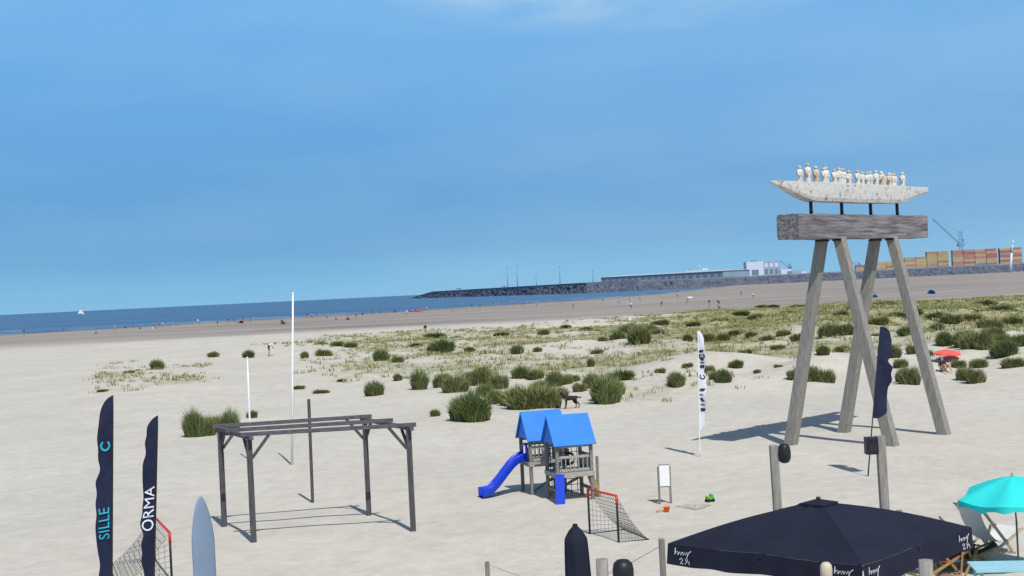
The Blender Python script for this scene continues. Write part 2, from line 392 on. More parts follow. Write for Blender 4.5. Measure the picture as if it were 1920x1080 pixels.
for (u, v, wd, ht, k) in clumps:
    p = G(u, v); s = p.y/F
    hh = ht*s*1.12; ww = wd*s*1.10
    inst('marram_grass_clump', CM[k], (p.x, p.y+ww*0.3, float(gz(p.x, p.y+ww*0.3))), random.uniform(0, 6.28), (ww, ww*random.uniform(.8, 1.1), hh))
def field():
    n = 160000
    Y = rs.uniform(60, 290, n); T = rs.uniform(-0.42, 0.52, n); X = T*Y
    keep = rs.uniform(0, 1, n) < veg(X, Y)**1.1*(Y/290.0)*0.8
    X, Y = X[keep], Y[keep]; m = len(X)
    X, Y = X[:26000], Y[:26000]; m = len(X)
    Z = gz(X, Y)
    nb = 8
    sz = rs.uniform(0.22, 0.52, m)*(0.7+0.6*vn(X/9, Y/9, 30))
    P = np.repeat(np.stack([X, Y, Z-0.03], -1), nb, 0)
    P[:, 0] += rs.normal(0, 0.2, m*nb); P[:, 1] += rs.normal(0, 0.2, m*nb)
    a = rs.uniform(0, 2*math.pi, m*nb); D = np.stack([np.cos(a), np.sin(a)], -1)
    Hh = np.repeat(sz, nb)*rs.uniform(0.6, 1.1, m*nb)
    Wd = 0.03+0.00028*P[:, 1]
    f = np.repeat(np.clip(vn(X/5, Y/6, 31)*1.4-0.2+rs.normal(0, 0.15, m), 0, 1), nb)[:, None]
    g = (rs.uniform(0, 1, m*nb) < 0.33)[:, None]
    cols = np.where(g, STRAW*1.0, (GREEN*1.15)*(1-f)+np.array([0.31, 0.295, 0.125])*f)
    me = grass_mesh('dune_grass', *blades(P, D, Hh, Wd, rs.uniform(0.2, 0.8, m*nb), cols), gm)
    inst('dune_grass', me, (0, 0, 0))
field()

# ------------------------------------------------------------ shared materials
M_wood_dark = mat('weathered_dark_wood', (0.075, 0.07, 0.075), 0.85, 0.35, 5, (6, 6, 0.6), 0.4)
M_wood_beamX = mat('weathered_dark_wood_beam', (0.095, 0.09, 0.10), 0.85, 0.35, 5, (0.8, 6, 6), 0.4)
M_wood_grey = mat('weathered_grey_wood', (0.25, 0.235, 0.205), 0.85, 0.28, 4, (6, 6, 0.5), 0.5)
M_wood_grey2 = mat('old_grey_beam_wood', (0.27, 0.25, 0.25), 0.9, 0, 2.2, (0.35, 3, 5), 0.8, c2=(0.085, 0.072, 0.075))
M_post = mat('post_wood', (0.20, 0.18, 0.155), 0.85, 0.25, 5, (6, 6, 0.6), 0.4)
M_white = mat('white_paint', (0.78, 0.78, 0.76), 0.45, 0.06, 3)
M_black = mat('black_plastic', (0.018, 0.018, 0.022), 0.45, 0.2, 8)
M_steel = mat('dark_steel', (0.03, 0.03, 0.035), 0.5, 0.2, 8, metal=0.3)
M_net = mat('net_cord', (0.10, 0.10, 0.095), 0.8, 0.2, 8)
M_red = mat('red_paint', (0.55, 0.04, 0.03), 0.45, 0.1, 5)
M_navy = mat('navy_fabric', (0.012, 0.016, 0.045), 0.8, 0.25, 4)
M_teal = mat('teal_print', (0.03, 0.38, 0.50), 0.8, 0.05, 4)
M_wprint = mat('white_print', (0.75, 0.77, 0.8), 0.8, 0.05, 4)
M_rope = mat('rope', (0.3, 0.26, 0.2), 0.9, 0.2, 20)

# ------------------------------------------------------------ pergola
def pergola():
    A, B, C, D = W(476, 1020), W(775, 1000), W(692, 968), W(421, 990)
    mb = MB(); h = 2.60; up = Vector((0, 0, 1))
    for p in (A, B, C, D):
        mb.beam(Vector((p.x, p.y, -0.3)), Vector((p.x, p.y, h)), 0.14, 0.14, 0, hint=(B-A).normalized())
    def ext(p, q, e): d = (q-p).normalized(); return p-d*e, q+d*e
    z1 = up*(h+0.055)
    for p, q in ((A, D), (B, C)):
        a, b = ext(p, q, 0.26); mb.beam(a+z1, b+z1, 0.10, 0.105, 1)
    z2 = up*(h+0.135)
    for t in (0.0, 0.5, 1.0):
        p = A.lerp(D, t); q = B.lerp(C, t); a, b = ext(p, q, 0.20)
        mb.beam(a+z2, b+z2, 0.09, 0.10, 1)
    for p, q in ((A, D), (B, C), (D, A), (C, B), (A, B), (B, A), (D, C), (C, D)):
        d = (q-p).normalized()
        zt = (h+0.10) if (p, q) in ((A, B), (B, A), (D, C), (C, D)) else h-0.0
        mb.beam(p+d*0.06+up*(h-0.46), p+d*0.50+up*zt, 0.06, 0.08, 0)
    mb.make('pergola', [M_wood_dark, M_wood_beamX], (A+C)/2, bevel=0.008)
pergola()

# ------------------------------------------------------------ poles
def pole(name, u, v, utop, vtop, r, m, n=10, fin=False):
    p = G(u, v); t = W(utop, vtop, Y=p.y); mb = MB()
    mb.tube([p-Vector((0, 0, .2)), p.lerp(t, .5), t], [r, r*0.85, r*0.6], n)
    if fin: mb.lathe([(0.001, -.05), (.035, -.02), (.04, 0.02), (.02, .05), (0.001, .06)], t, 10)
    mb.make(name, [m], p)
pole('flagpole', 547, 872, 549, 551, 0.05, M_white, fin=True)
pole('flagpole', 471, 864, 463.5, 672, 0.042, M_white, fin=True)
def wpost(name, u, v, utop, vtop, wd, m, Y=None):
    p = G(u, v) if Y is None else None
    if Y is None: t = W(utop, vtop, Y=p.y)
    else:
        t = W(utop, vtop, Y=Y); p = onG(Vector((t.x, t.y, 0)))
    mb = MB(); mb.beam((p.x, p.y, p.z-0.3), (p.x+(t.x-p.x)*0.3, p.y, t.z), wd, wd, 0, hint=(1, 0, 0))
    return mb.make(name, [m], p, bevel=wd*0.12)
wpost('wooden_post', 586, 942, 583, 748, 0.085, M_wood_dark)
wpost('wooden_post', 1121, 920, 1121, 855, 0.085, M_post)
wpost('wooden_post', 0, 0, 1240, 1010, 0.10, M_post, Y=24)
wpost('wooden_post', 0, 0, 913, 1053, 0.085, M_post, Y=26)
wpost('wooden_post', 0, 0, 1686, 956, 0.085, M_post, Y=24)
def rope(u1, v1, Y1, u2, v2, Y2, sag):
    a = W(u1, v1, Y=Y1); b = W(u2, v2, Y=Y2); mb = MB()
    mb.tube([a.lerp(b, i/12)-Vector((0, 0, sag*math.sin(math.pi*i/12))) for i in range(13)], 0.006, 5)
    mb.make('rope', [M_rope], a)
rope(913, 1057, 26, 1240, 1022, 24, 0.5)

# ------------------------------------------------------------ sculpture tower
def tower():
    legs = [W(1478, 835), W(1677, 838), W(1578, 812), W(1775, 816)]
    xd = Vector((0.678, 0.735, 0)).normalized(); yd = Vector((-xd.y, xd.x, 0)); O = sum(legs, Vector())/4
    rz = math.atan2(xd.y, xd.x)
    root = bpy.data.objects.new('ship_sculpture_tower', None); bpy.context.collection.objects.link(root)
    root.location = O; root.rotation_euler = (0, 0, rz)
    loc = lambda p: Vector(((p-O).dot(xd), (p-O).dot(yd), 0))
    mb = MB()
    for i, l in enumerate(legs):
        q = loc(l); ax = -1.92 if i < 2 else 1.92
        s_ = 1 if i in (0, 2) else -1
        top = Vector((ax-0.14*s_, 0.26*s_, 7.28))
        mb.beam(q+Vector((0, 0, -0.4)), top, 0.40, 0.36, 0, hint=(1, 0, 0), w2=0.34, h2=0.32)
        mb.box((ax-0.14*s_, 0.26*s_, 7.2), (0.42, 0.36, 0.06), 1)
    mb.make('legs', [M_wood_grey, M_steel], local=True, bevel=0.02, parent=root)
    mb = MB()
    rnd = random.Random(3)
    nseg = 24
    base = [(-.42, 7.25), (.42, 7.25), (.42, 8.09), (-.42, 8.09)]
    mid = []
    for k in range(4):
        a, b = base[k], base[(k+1) % 4]
        for t in (0, .25, .5, .75): mid.append((a[0]+(b[0]-a[0])*t, a[1]+(b[1]-a[1])*t))
    K = len(mid); vs = []
    for i in range(nseg+1):
        x = -4.7+9.4*i/nseg
        for (y, z) in mid: vs.append((x+rnd.uniform(-.01, .01), y+rnd.uniform(-.014, .014), z+rnd.uniform(-.014, .014)))
    mb.add(vs, [(i*K+k, i*K+(k+1) % K, (i+1)*K+(k+1) % K, (i+1)*K+k) for i in range(nseg) for k in range(K)], 0)
    mb.add([vs[k] for k in range(K)], [tuple(range(K))[::-1]], 0); mb.add([vs[nseg*K+k] for k in range(K)], [tuple(range(K))], 0)
    mb.make('beam', [M_wood_grey2], local=True, parent=root)
    mb = MB()
    for x in (-3.15, -1.05, 1.05, 3.1):
        mb.cyl((x, 0, 8.09), (x, 0, 8.62), 0.06, n=10)
        mb.box((x, 0, 8.105), (0.22, 0.22, 0.03))
    mb.make('steel_supports', [M_steel], local=True, parent=root)
    # hull
    M_h = bpy.data.materials.new('chipped_white_concrete'); M_h.use_nodes = True
    nt = M_h.node_tree; N = nt.nodes; L = nt.links; bs = N['Principled BSDF']; bs.inputs['Roughness'].default_value = 0.9
    tc = N.new('ShaderNodeTexCoord')
    n = N.new('ShaderNodeTexNoise'); n.inputs['Scale'].default_value = 5.5; n.inputs['Detail'].default_value = 8; n.inputs['Roughness'].default_value = 0.75
    L.new(tc.outputs['Object'], n.inputs['Vector'])
    r = N.new('ShaderNodeValToRGB'); e = r.color_ramp.elements
    e[0].position = 0.37; e[0].color = (0.20, 0.15, 0.11, 1); e[1].position = 0.46; e[1].color = (0.62, 0.595, 0.545, 1)
    L.new(n.outputs['Fac'], r.inputs[0]); L.new(r.outputs[0], bs.inputs['Base Color'])
    b = N.new('ShaderNodeBump'); b.inputs['Strength'].default_value = 0.8; b.inputs['Distance'].default_value = 0.05
    L.new(n.outputs['Fac'], b.inputs['Height']); L.new(b.outputs[0], bs.inputs['Normal'])
    mb = MB()
    xs = [-5.6, -5.2, -4.6, -3.9, -3.2, -2.2, -1, 0, 1, 2.2, 3.2, 3.9, 4.6, 5.1, 5.42]
    zt = [9.2]*14+[9.22]
    zb = [9.12, 9.02, 8.86, 8.68, 8.55, 8.54, 8.54, 8.53, 8.54, 8.54, 8.57, 8.72, 8.88, 8.96, 9.0]
    wt = [0.05, .12, .20, .25, .28, .30, .30, .30, .30, .30, .28, .25, .22, .2, .18]
    nr = 8
    vs = []; fs = []
    for i, x in enumerate(xs):
        for (yy, f) in ((-1, 1), (-0.97, .6), (-.9, .2), (-.75, 0), (.75, 0), (.9, .2), (.97, .6), (1, 1)):
            vs.append(Vector((x, yy*wt[i], zb[i]+(zt[i]-zb[i])*f)))
    for i in range(len(xs)-1):
        for k in range(nr):
            k2 = (k+1) % nr; fs.append((i*nr+k, (i+1)*nr+k, (i+1)*nr+k2, i*nr+k2))
    fs.append(tuple(range(nr))); fs.append(tuple((len(xs)-1)*nr+k for k in range(nr))[::-1])
    mb.add(vs, fs)
    mb.make('ship_hull', [M_h], local=True, parent=root, bevel=0.015)
    M_fig = mat('figure_cream', (0.66, 0.58, 0.45), 0.9, 0, 7, (1, 1, 1), 0.4, c2=(0.42, 0.30, 0.18))
    M_fig2 = mat('figure_white', (0.62, 0.6, 0.55), 0.9, 0.25, 7, (1, 1, 1), 0.4)
    mb = MB()
    n = 22
    for i in range(n):
        x = -3.75+7.35*i/(n-1)+rnd.uniform(-.06, .06); y = rnd.uniform(-.13, .13); h_ = rnd.uniform(0.46, 0.62)*(1.14 if i < 2 else 1); k = rnd.choice((0, 1, 1))
        z = 9.19
        mb.lathe([(.085, 0), (.10, .12*h_), (.085, .35*h_), (.11, .5*h_), (.12, .66*h_), (.10, .74*h_), (.045, .78*h_), (.045, .80*h_)], (x, y, z), 10, k)
        mb.lathe([(0.001, 0.78*h_), (.05, .81*h_), (.068, .88*h_), (.055, .96*h_), (.001, h_)], (x, y, z), 10, 0 if k else 1)
        mb.tube([(x-.11, y, z+.7*h_), (x-.14, y-.03, z+.5*h_), (x-.1, y-.08, z+.38*h_)], .03, 6, k)
        mb.tube([(x+.11, y, z+.7*h_), (x+.14, y-.03, z+.5*h_), (x+.1, y-.08, z+.38*h_)], .03, 6, k)
    mb.make('crew_figures', [M_fig, M_fig2], local=True, parent=root)
tower()

# ------------------------------------------------------------ playground
def playground():
    M_roof = mat('blue_roof_panel', srgb(30, 118, 215), 0.5, 0.10, 2)
    M_slide = mat('blue_slide_plastic', srgb(12, 55, 185), 0.3, 0.06, 2, spec=0.5)
    M_w = mat('play_wood', (0.21, 0.19, 0.165), 0.85, 0.3, 5, (6, 6, 1), 0.4)
    M_w2 = mat('play_wood_light', (0.34, 0.32, 0.28), 0.85, 0.25, 5, (2, 6, 6), 0.4)
    M_y = mat('ladder_wood_warm', (0.34, 0.22, 0.08), 0.8, 0.2, 5)
    mb = MB()
    def twr(cx, cy, deck, eave=1.62, ridge=2.42, hw=0.5, rl=0.62):
        for sx in (-1, 1):
            for sy in (-1, 1):
                mb.beam((cx+sx*hw, cy+sy*hw, -0.25), (cx+sx*hw, cy+sy*hw, eave+0.05), 0.09, 0.09, 0)
        mb.box((cx, cy, deck-0.02), (2*hw+0.02, 2*hw+0.02, 0.04), 1)
        for sy in (-1, 1):
            mb.box((cx, cy+sy*(hw+0.06), deck-0.07), (2*hw+.12, .03, .13), 1)
            mb.box((cx, cy+sy*(hw), eave-0.03), (2*hw-.1, .06, .09), 1)
        for sx in (-1, 1):
            mb.box((cx+sx*(hw+0.06), cy, deck-0.07), (.03, 2*hw+.08, .13), 1)
        hy = hw+0.16
        for sy in (-1, 1):
            d = Vector((0, sy*hy, -(ridge-eave))); L_ = d.length; mid = Vector((cx, cy, ridge))+d/2
            rot = Matrix.Rotation(math.atan2(-(ridge-eave), sy*hy) if sy > 0 else -math.atan2(-(ridge-eave), hy), 3, 'X')
            mb.box(mid, (2*rl, L_+0.02, 0.035), 2, rot)
        for sx in (-1, 1):
            x = cx+sx*(rl-0.07)
            mb.add([(x-.012, cy-hy+.12, eave+.04), (x-.012, cy+hy-.12, eave+.04), (x-.012, cy, ridge-.09), (x+.012, cy-hy+.12, eave+.04), (x+.012, cy+hy-.12, eave+.04), (x+.012, cy, ridge-.09)],
                   [(0, 2, 1), (3, 4, 5), (0, 1, 4, 3), (1, 2, 5, 4), (2, 0, 3, 5)], 2)
    def rail(p, q, z0, z1, n=7):
        p = Vector(p); q = Vector(q)
        for z in (z0+0.06, z1): mb.beam((p.x, p.y, z), (q.x, q.y, z), 0.035, 0.07, 1)
        for i in range(n):
            c = p.lerp(q, (i+0.5)/n); mb.beam((c.x, c.y, z0), (c.x, c.y, z1+.05), 0.022, 0.06, 1, hint=(q-p).normalized().cross(Vector((0, 0, 1))))
    D = 0.86
    twr(0, 0, D); twr(-0.27, 1.75, 1.0)
    rail((-.44, -.5, 0), (.44, -.5, 0), D, 1.28); rail((.5, -.44, 0), (.5, .44, 0), D, 1.28, 6)
    rail((-.71, 1.25, 0), (-.1, 1.25, 0), 1.0, 1.42, 5); rail((.23, 1.3, 0), (.23, 2.2, 0), 1.0, 1.42, 6); rail((-.7, 2.25, 0), (.15, 2.25, 0), 1.0, 1.42, 6)
    mb.box((-.14, .88, .93), (0.6, 0.76, 0.04), 1)
    rail((-.44, .5, 0), (-.44, 1.2, 0), .93, 1.35, 4); rail((.16, .5, 0), (.16, 1.2, 0), .93, 1.35, 4)
    # slide: trough going left from rear tower
    pts = []
    x0, x1 = -.78, -2.25
    for i in range(15):
        t = i/14; x = x0+(x1-x0)*t
        z = 1.03-0.02*t if t < .08 else 1.03-(.90)*(0.5-0.5*math.cos(math.pi*min(1, (t-.08)/.86)))**0.93
        pts.append((x, 1.75-.25*t, z))
    prof = [(-.27, .20), (-.25, .22), (-.23, .19), (-.20, .04), (-.12, 0), (.12, 0), (.20, .04), (.23, .19), (.25, .22), (.27, .20), (.25, -.02), (.14, -.05), (-.14, -.05), (-.25, -.02)]
    vs = []; fs = []; n = len(prof)
    for p in pts:
        for a, b in prof: vs.append((p[0], p[1]+a, p[2]+b))
    for i in range(len(pts)-1):
        for k in range(n): fs.append((i*n+k, i*n+(k+1) % n, (i+1)*n+(k+1) % n, (i+1)*n+k))
    mb.add(vs, fs, 3, True)
    mb.tube([(-.80, 1.48, 1.05), (-.80, 1.48, 1.38), (-.80, 1.62, 1.48), (-.80, 1.88, 1.48), (-.80, 2.02, 1.38), (-.80, 2.02, 1.05)], .035, 8, 3)
    # front-left blue climbing board
    mb.beam((-.46, -.57, D-.02), (-.56, -.86, 0), .26, .04, 3, hint=(0, -1, .5))
    # side ladder
    for y in (-.22, .22): mb.beam((.56, y, D), (.82, y, 0), .05, .07, 4)
    for i in range(5):
        t = (i+.6)/5.4; mb.beam((.56+.26*t, -.22, D*(1-t)), (.56+.26*t, .22, D*(1-t)), .06, .03, 4)
    for x in (-.5, .5): mb.beam((x, -.5, .35), (x, .5, .35), .05, .09, 0)
    mb.beam((-.5, .5, .12), (.5, .5, .6), .04, .08, 0)
    mb.beam((-.77, 1.25, .12), (.23, 1.25, .7), .04, .08, 0)
    for i in range(5):
        x = -.38+.19*i; mb.cyl((x, .5, .1), (x, .5, D), .012, n=5, m=5)
    for i in range(4):
        z = .2+.17*i; mb.cyl((-.45, .5, z), (.45, .5, z), .012, n=5, m=5)
    for i in range(3):
        y = 1.5+.22*i; mb.cyl((.23, y, 0), (.23, y, 1.0), .012, n=5, m=5)
    # steering wheel and rope net seen inside the tower
    ring = [(.05+.15*math.cos(a*math.pi/8), .1, 1.16+.15*math.sin(a*math.pi/8)) for a in range(17)]
    mb.tube(ring, .035, 6, 5)
    for i in range(6): mb.cyl((-.4+.16*i, .5, D), (-.4+.16*i, .5, 1.58), .012, n=5, m=5)
    for i in range(4): mb.cyl((-.45, .5, 1.0+.15*i), (.45, .5, 1.0+.15*i), .012, n=5, m=5)
    p = W(1070, 938)
    mb.make('playground_set', [M_w, M_w2, M_roof, M_slide, M_y, M_black], p, local=True, rz=R(15), bevel=0.005)
playground()

# ------------------------------------------------------------ goals
def goal(name, fl, fr, bl, br, h):
    mb = MB(); up = Vector((0, 0, h)); r = 0.026
    mb.tube([fl, fl+up*.98], r, 8, 0); mb.tube([fr, fr+up*.98], r, 8, 0)
    mb.tube([fl+up, fr+up], r*1.05, 8, 1)
    mb.tube([fl+up*.80, fl+up*1.0], r*1.25, 8, 1); mb.tube([fr+up*.80, fr+up*1.0], r*1.25, 8, 1)
    for a, b in ((fl, bl), (bl, br), (br, fr)): mb.tube([a+Vector((0, 0, .03)), b+Vector((0, 0, .03))], r*.8, 6, 0)
    def back(s, t):
        f = fl.lerp(fr, s)+up; b = bl.lerp(br, s)+Vector((0, 0, .03))
        p = f.lerp(b, t); p.z -= 0.13*math.sin(math.pi*t); return p
    for i in range(13): mb.tube([back(i/12, j/8) for j in range(9)], 0.006, 4, 2, False)
    for j in range(1, 13): mb.tube([back(i/6, j/13) for i in range(7)], 0.006, 4, 2, False)
    for f, s in ((fl, 0), (fr, 1)):
        for j in range(1, 9):
            t = j/9; b = back(s, t); q = f+up*(1-t)*1.0
            mb.tube([q, b], 0.005, 4, 2, False)
            mb.tube([b, Vector((b.x, b.y, .03))], 0.005, 4, 2, False)
    mb.make(name, [M_black, M_red, M_net], fl)
goal('football_goal', W(1106, 1004), W(1160, 1020), W(1106, 1004)+Vector((.85, .42, 0)), W(1216, 1014), 1.12)
a = W(318, 1000, Y=30); a.z = 0.0; b_ = W(288, 995, Y=32.6); b_.z = 0.0
goal('football_goal', b_, a, b_+Vector((-1.0, -.25, 0)), a+Vector((-1.1, -.3, 0)), 1.12)

# ------------------------------------------------------------ banners
def text_verts(body, size):
    cu = bpy.data.curves.new('t', 'FONT'); cu.body = body; cu.size = size; cu.resolution_u = 3
    ob = bpy.data.objects.new('t', cu); bpy.context.collection.objects.link(ob)
    bpy.context.view_layer.update()
    me = bpy.data.meshes.new_from_object(ob.evaluated_get(bpy.context.evaluated_depsgraph_get()))
    V = [v.co.copy() for v in me.vertices]; Fc = [list(p.vertices) for p in me.polygons]
    bpy.data.objects.remove(ob); return V, Fc
def banner(name, base, top, zlo, wmax, fabric, marks, side=Vector((-1, 0, 0)), rip=0.06, ph=0.0, taper=0.75, wob=0.016):
    mb = MB(); Ld = (top-base).length
    def polept(s):
        p = base.lerp(top, s)
        p += side*(0.10*wmax*4*max(0, s-.9)**2*10*0.3)
        return p
    mb.tube([polept(i/20) for i in range(21)], [0.022-.012*i/20 for i in range(21)], 8, 0)
    s0 = zlo/Ld
    def wd(s):
        q = (s-s0)/(1-s0)
        w_ = wmax*(taper+(1-taper)*min(1, q/0.4))
        if q > .6: w_ *= 1-.22*(q-.6)/.4
        if q > .90: w_ *= max(0, 1-((q-.90)/.10)**2.2)**.5
        if q < .05: w_ *= 0.55+q*9
        return w_
    def fp(s, k, off=0.0):
        w_ = wd(s); d = k*w_
        y = rip*math.sin(s*17+ph+k*2.0)*k+off
        en = math.sin(s*6.3+ph)**2
        d += wob*(math.sin(s*31+ph*2)*k*(.4+en)+1.2*math.sin(s*67+ph*3)*k*k*en)*min(1, (1-s)*12)
        return polept(s)+side*d+Vector((0, y, -0.10*k*w_))
    mb.grid(lambda i, j: fp(s0+(0.999-s0)*j, i), 6, 80, 1)
    sg = 1 if side.x < 0 else -1
    for (body, size, sa, kc, mi) in marks:
        if body == 'RING':
            n = 20; vs = []
            for j in range(n+1):
                a = 2*math.pi*j/n*0.82+0.5
                for rr in (size, size*.62):
                    vs.append(fp(sa+rr*math.cos(a)/Ld, kc+rr*math.sin(a)/wmax, -0.02))
            mb.add(vs, [(2*j, 2*j+1, 2*j+3, 2*j+2) for j in range(n)], mi)
        elif body == 'BARS':
            for q, (l, w_) in enumerate(((.10, .16), (.04, .14), (.12, .10), (.03, .17), (.08, .15))):
                zc = sa+q*size/Ld
                mb.grid(lambda i, j: fp(zc+(j-.5)*l/Ld, kc+(i-.5)*w_/wmax+.12*math.sin(j*3+q), -0.02), 3, 4, mi)
        else:
            V, Fc = text_verts(body, size)
            hgt = size*.7
            vs = [fp(sa+v.x/Ld, kc+sg*(v.y-hgt/2)/wmax, -0.02) for v in V]
            mb.add(vs, Fc, mi)
    mb.make(name, [M_steel if fabric is M_navy else M_white, fabric, M_teal, M_wprint, M_black], base)
t1 = W(212, 741, Y=25); b1 = W(208, 1190, Y=25); b1.z = 0; 
banner('feather_banner', b1, t1, 0.7, 0.29, M_navy, [('RING', .10, .80, .5, 2), ('SILLE', .27, .42, .5, 2)], ph=.5)
t2 = W(296, 779, Y=26); b2 = W(286, 1170, Y=26); b2.z = 0
banner('feather_banner', b2, t2, 0.7, 0.26, M_navy, [('ORMA', .29, .46, .5, 3)], ph=2.0)
M_wf = mat('white_fabric', (0.62, 0.62, 0.66), 0.85, 0.1, 4)
bw = W(1312, 858); tw = W(1308, 620, Y=bw.y)
banner('feather_banner', bw, tw, 0.95, 0.25, M_wf, [('BARS', .17, .38, .5, 4), ('RING', .10, .80, .5, 4), ('RING', .09, .64, .5, 4), ('BARS', .13, .72, .5, 4)], side=Vector((1, 0, 0)), ph=1.0, wob=.03)
bn = W(1627, 895); tn = W(1650, 612, Y=bn.y)
banner('feather_banner', bn, tn, 1.75, 0.42, M_navy, [], side=Vector((1, 0, 0)), ph=3.0, wob=.04, taper=.85)

# surfboard standing on its tail
def surfboard():
    mb = MB(); Lh = 2.5; t = W(377, 931, Y=24)
    c = Vector((t.x, t.y, 0.2)); n = 36
    def wp(q): return 0.25*min(1, math.sin(math.pi*min(1, max(0, q)))*1.25)**0.5 if 0 < q < 1 else 0.0
    vs = []; fs = []; K = 12
    for i in range(n+1):
        q = 0.5-0.5*math.cos(math.pi*i/n); w_ = max(.004, wp(q))
        for k in range(K):
            a = 2*math.pi*k/K
            vs.append(Vector((w_*math.cos(a), 0.035*math.sin(a)*min(1, w_*8)+0.10*(q-.5)**2, q*Lh)))
    for i in range(n):
        for k in range(K): fs.append((i*K+k, i*K+(k+1) % K, (i+1)*K+(k+1) % K, (i+1)*K+k))
    mb.add(vs, fs, 0, True)
    for x in (-.1, .1): mb.add([(x, .03, .15), (x, .03, .28), (x, .14, .13)], [(0, 1, 2)], 1)
    mb.make('surfboard', [mat('surfboard_grey_blue', srgb(122, 138, 158), 0.4, 0.06, 2), M_wood_dark], (c.x, c.y, t.z-Lh), local=True, rz=R(52))
    o = MB(); z = t.z-Lh
    for dx in (-.25, .25): o.beam((c.x+dx, c.y+.15, -0.2), (c.x+dx, c.y+.15, 0.9), .07, .07, 0)
    o.beam((c.x-.4, c.y+.12, z-.03), (c.x+.4, c.y+.12, z-.03), .3, .06, 0)
    o.make('surfboard_rack', [M_post], c)
surfboard()

# ------------------------------------------------------------ sign
def sign():
    a = W(1237, 948); b = W(1258, 946); mb = MB()
    for p in (a, b): mb.beam(p-Vector((0, 0, .2)), p+Vector((0, 0, 1.05)), .055, .055, 0)
    d = (b-a); c = (a+b)/2
    mb.box(c+Vector((0, -.05, .80)), (d.length*.86, .025, .56), 1)
    mb.box(c+Vector((0, -.035, .80)), (d.length*.94, .02, .62), 2)
    mb.make('notice_board', [M_post, M_white, M_wood_grey], c)
sign()

# toys
def toys():
    p = G(1331, 941); g = mat('toy_green', (0.06, 0.42, 0.06), .4, .05); y = mat('toy_yellow', (.6, .4, .03), .4, .05)
    mb = MB(); mb.box((0, 0, .13), (.26, .14, .10), 0); mb.box((.06, 0, .21), (.10, .13, .10), 0); mb.box((-.09, 0, .20), (.12, .14, .03), 2)
    for x in (-.09, .09):
        for yy in (-.08, .08): mb.cyl((x, yy-.02, .06), (x, yy+.02, .06), .06, n=12, m=1)
    mb.make('toy_truck', [g, M_black, y], p, local=True, rz=.4, bevel=.01, scale=(.8, .8, .8))
    p = G(1250, 960); mb = MB(); o = mat('toy_orange', (.75, .16, .02), .4, .05)
    mb.lathe([(.0, 0), (.06, 0), (.085, .13), (.09, .13), (.088, .14)], (0, 0, 0), 14, 0); mb.tube([(-.085, 0, .13), (-.05, 0, .2), (.05, 0, .2), (.085, 0, .13)], .006, 5, 0)
    mb.make('toy_bucket', [o], p, local=True)
    mb = MB(); mb.box((0, 0, .03), (.10, .08, .02), 0); mb.tube([(.05, 0, .03), (.22, .03, .05)], .012, 6, 0)
    mb.make('toy_spade', [o], p+Vector((-.22, .05, 0)), local=True)
    # dug-over damp sand beside the toys
    c = G(1302, 950); mb = MB()
    def fp(i, j):
        a = 2*math.pi*i; r_ = j*(1+.25*math.sin(a*3)+.15*math.sin(a*7+1)); x = c.x+.38*r_*math.cos(a); y = c.y+.45*r_*math.sin(a)
        return Vector((x, y, float(gz(x, y))+.012+.05*(1-j)*(.6+.6*math.sin(a*5+j*7))*(1 if j > .1 else .4)))
    mb.grid(fp, 32, 8, 0); mb.make('sand_heap', [mat('damp_sand', (.42, .375, .30), .95, .12, 6, (1, 1, 1), .4)], c)
toys()

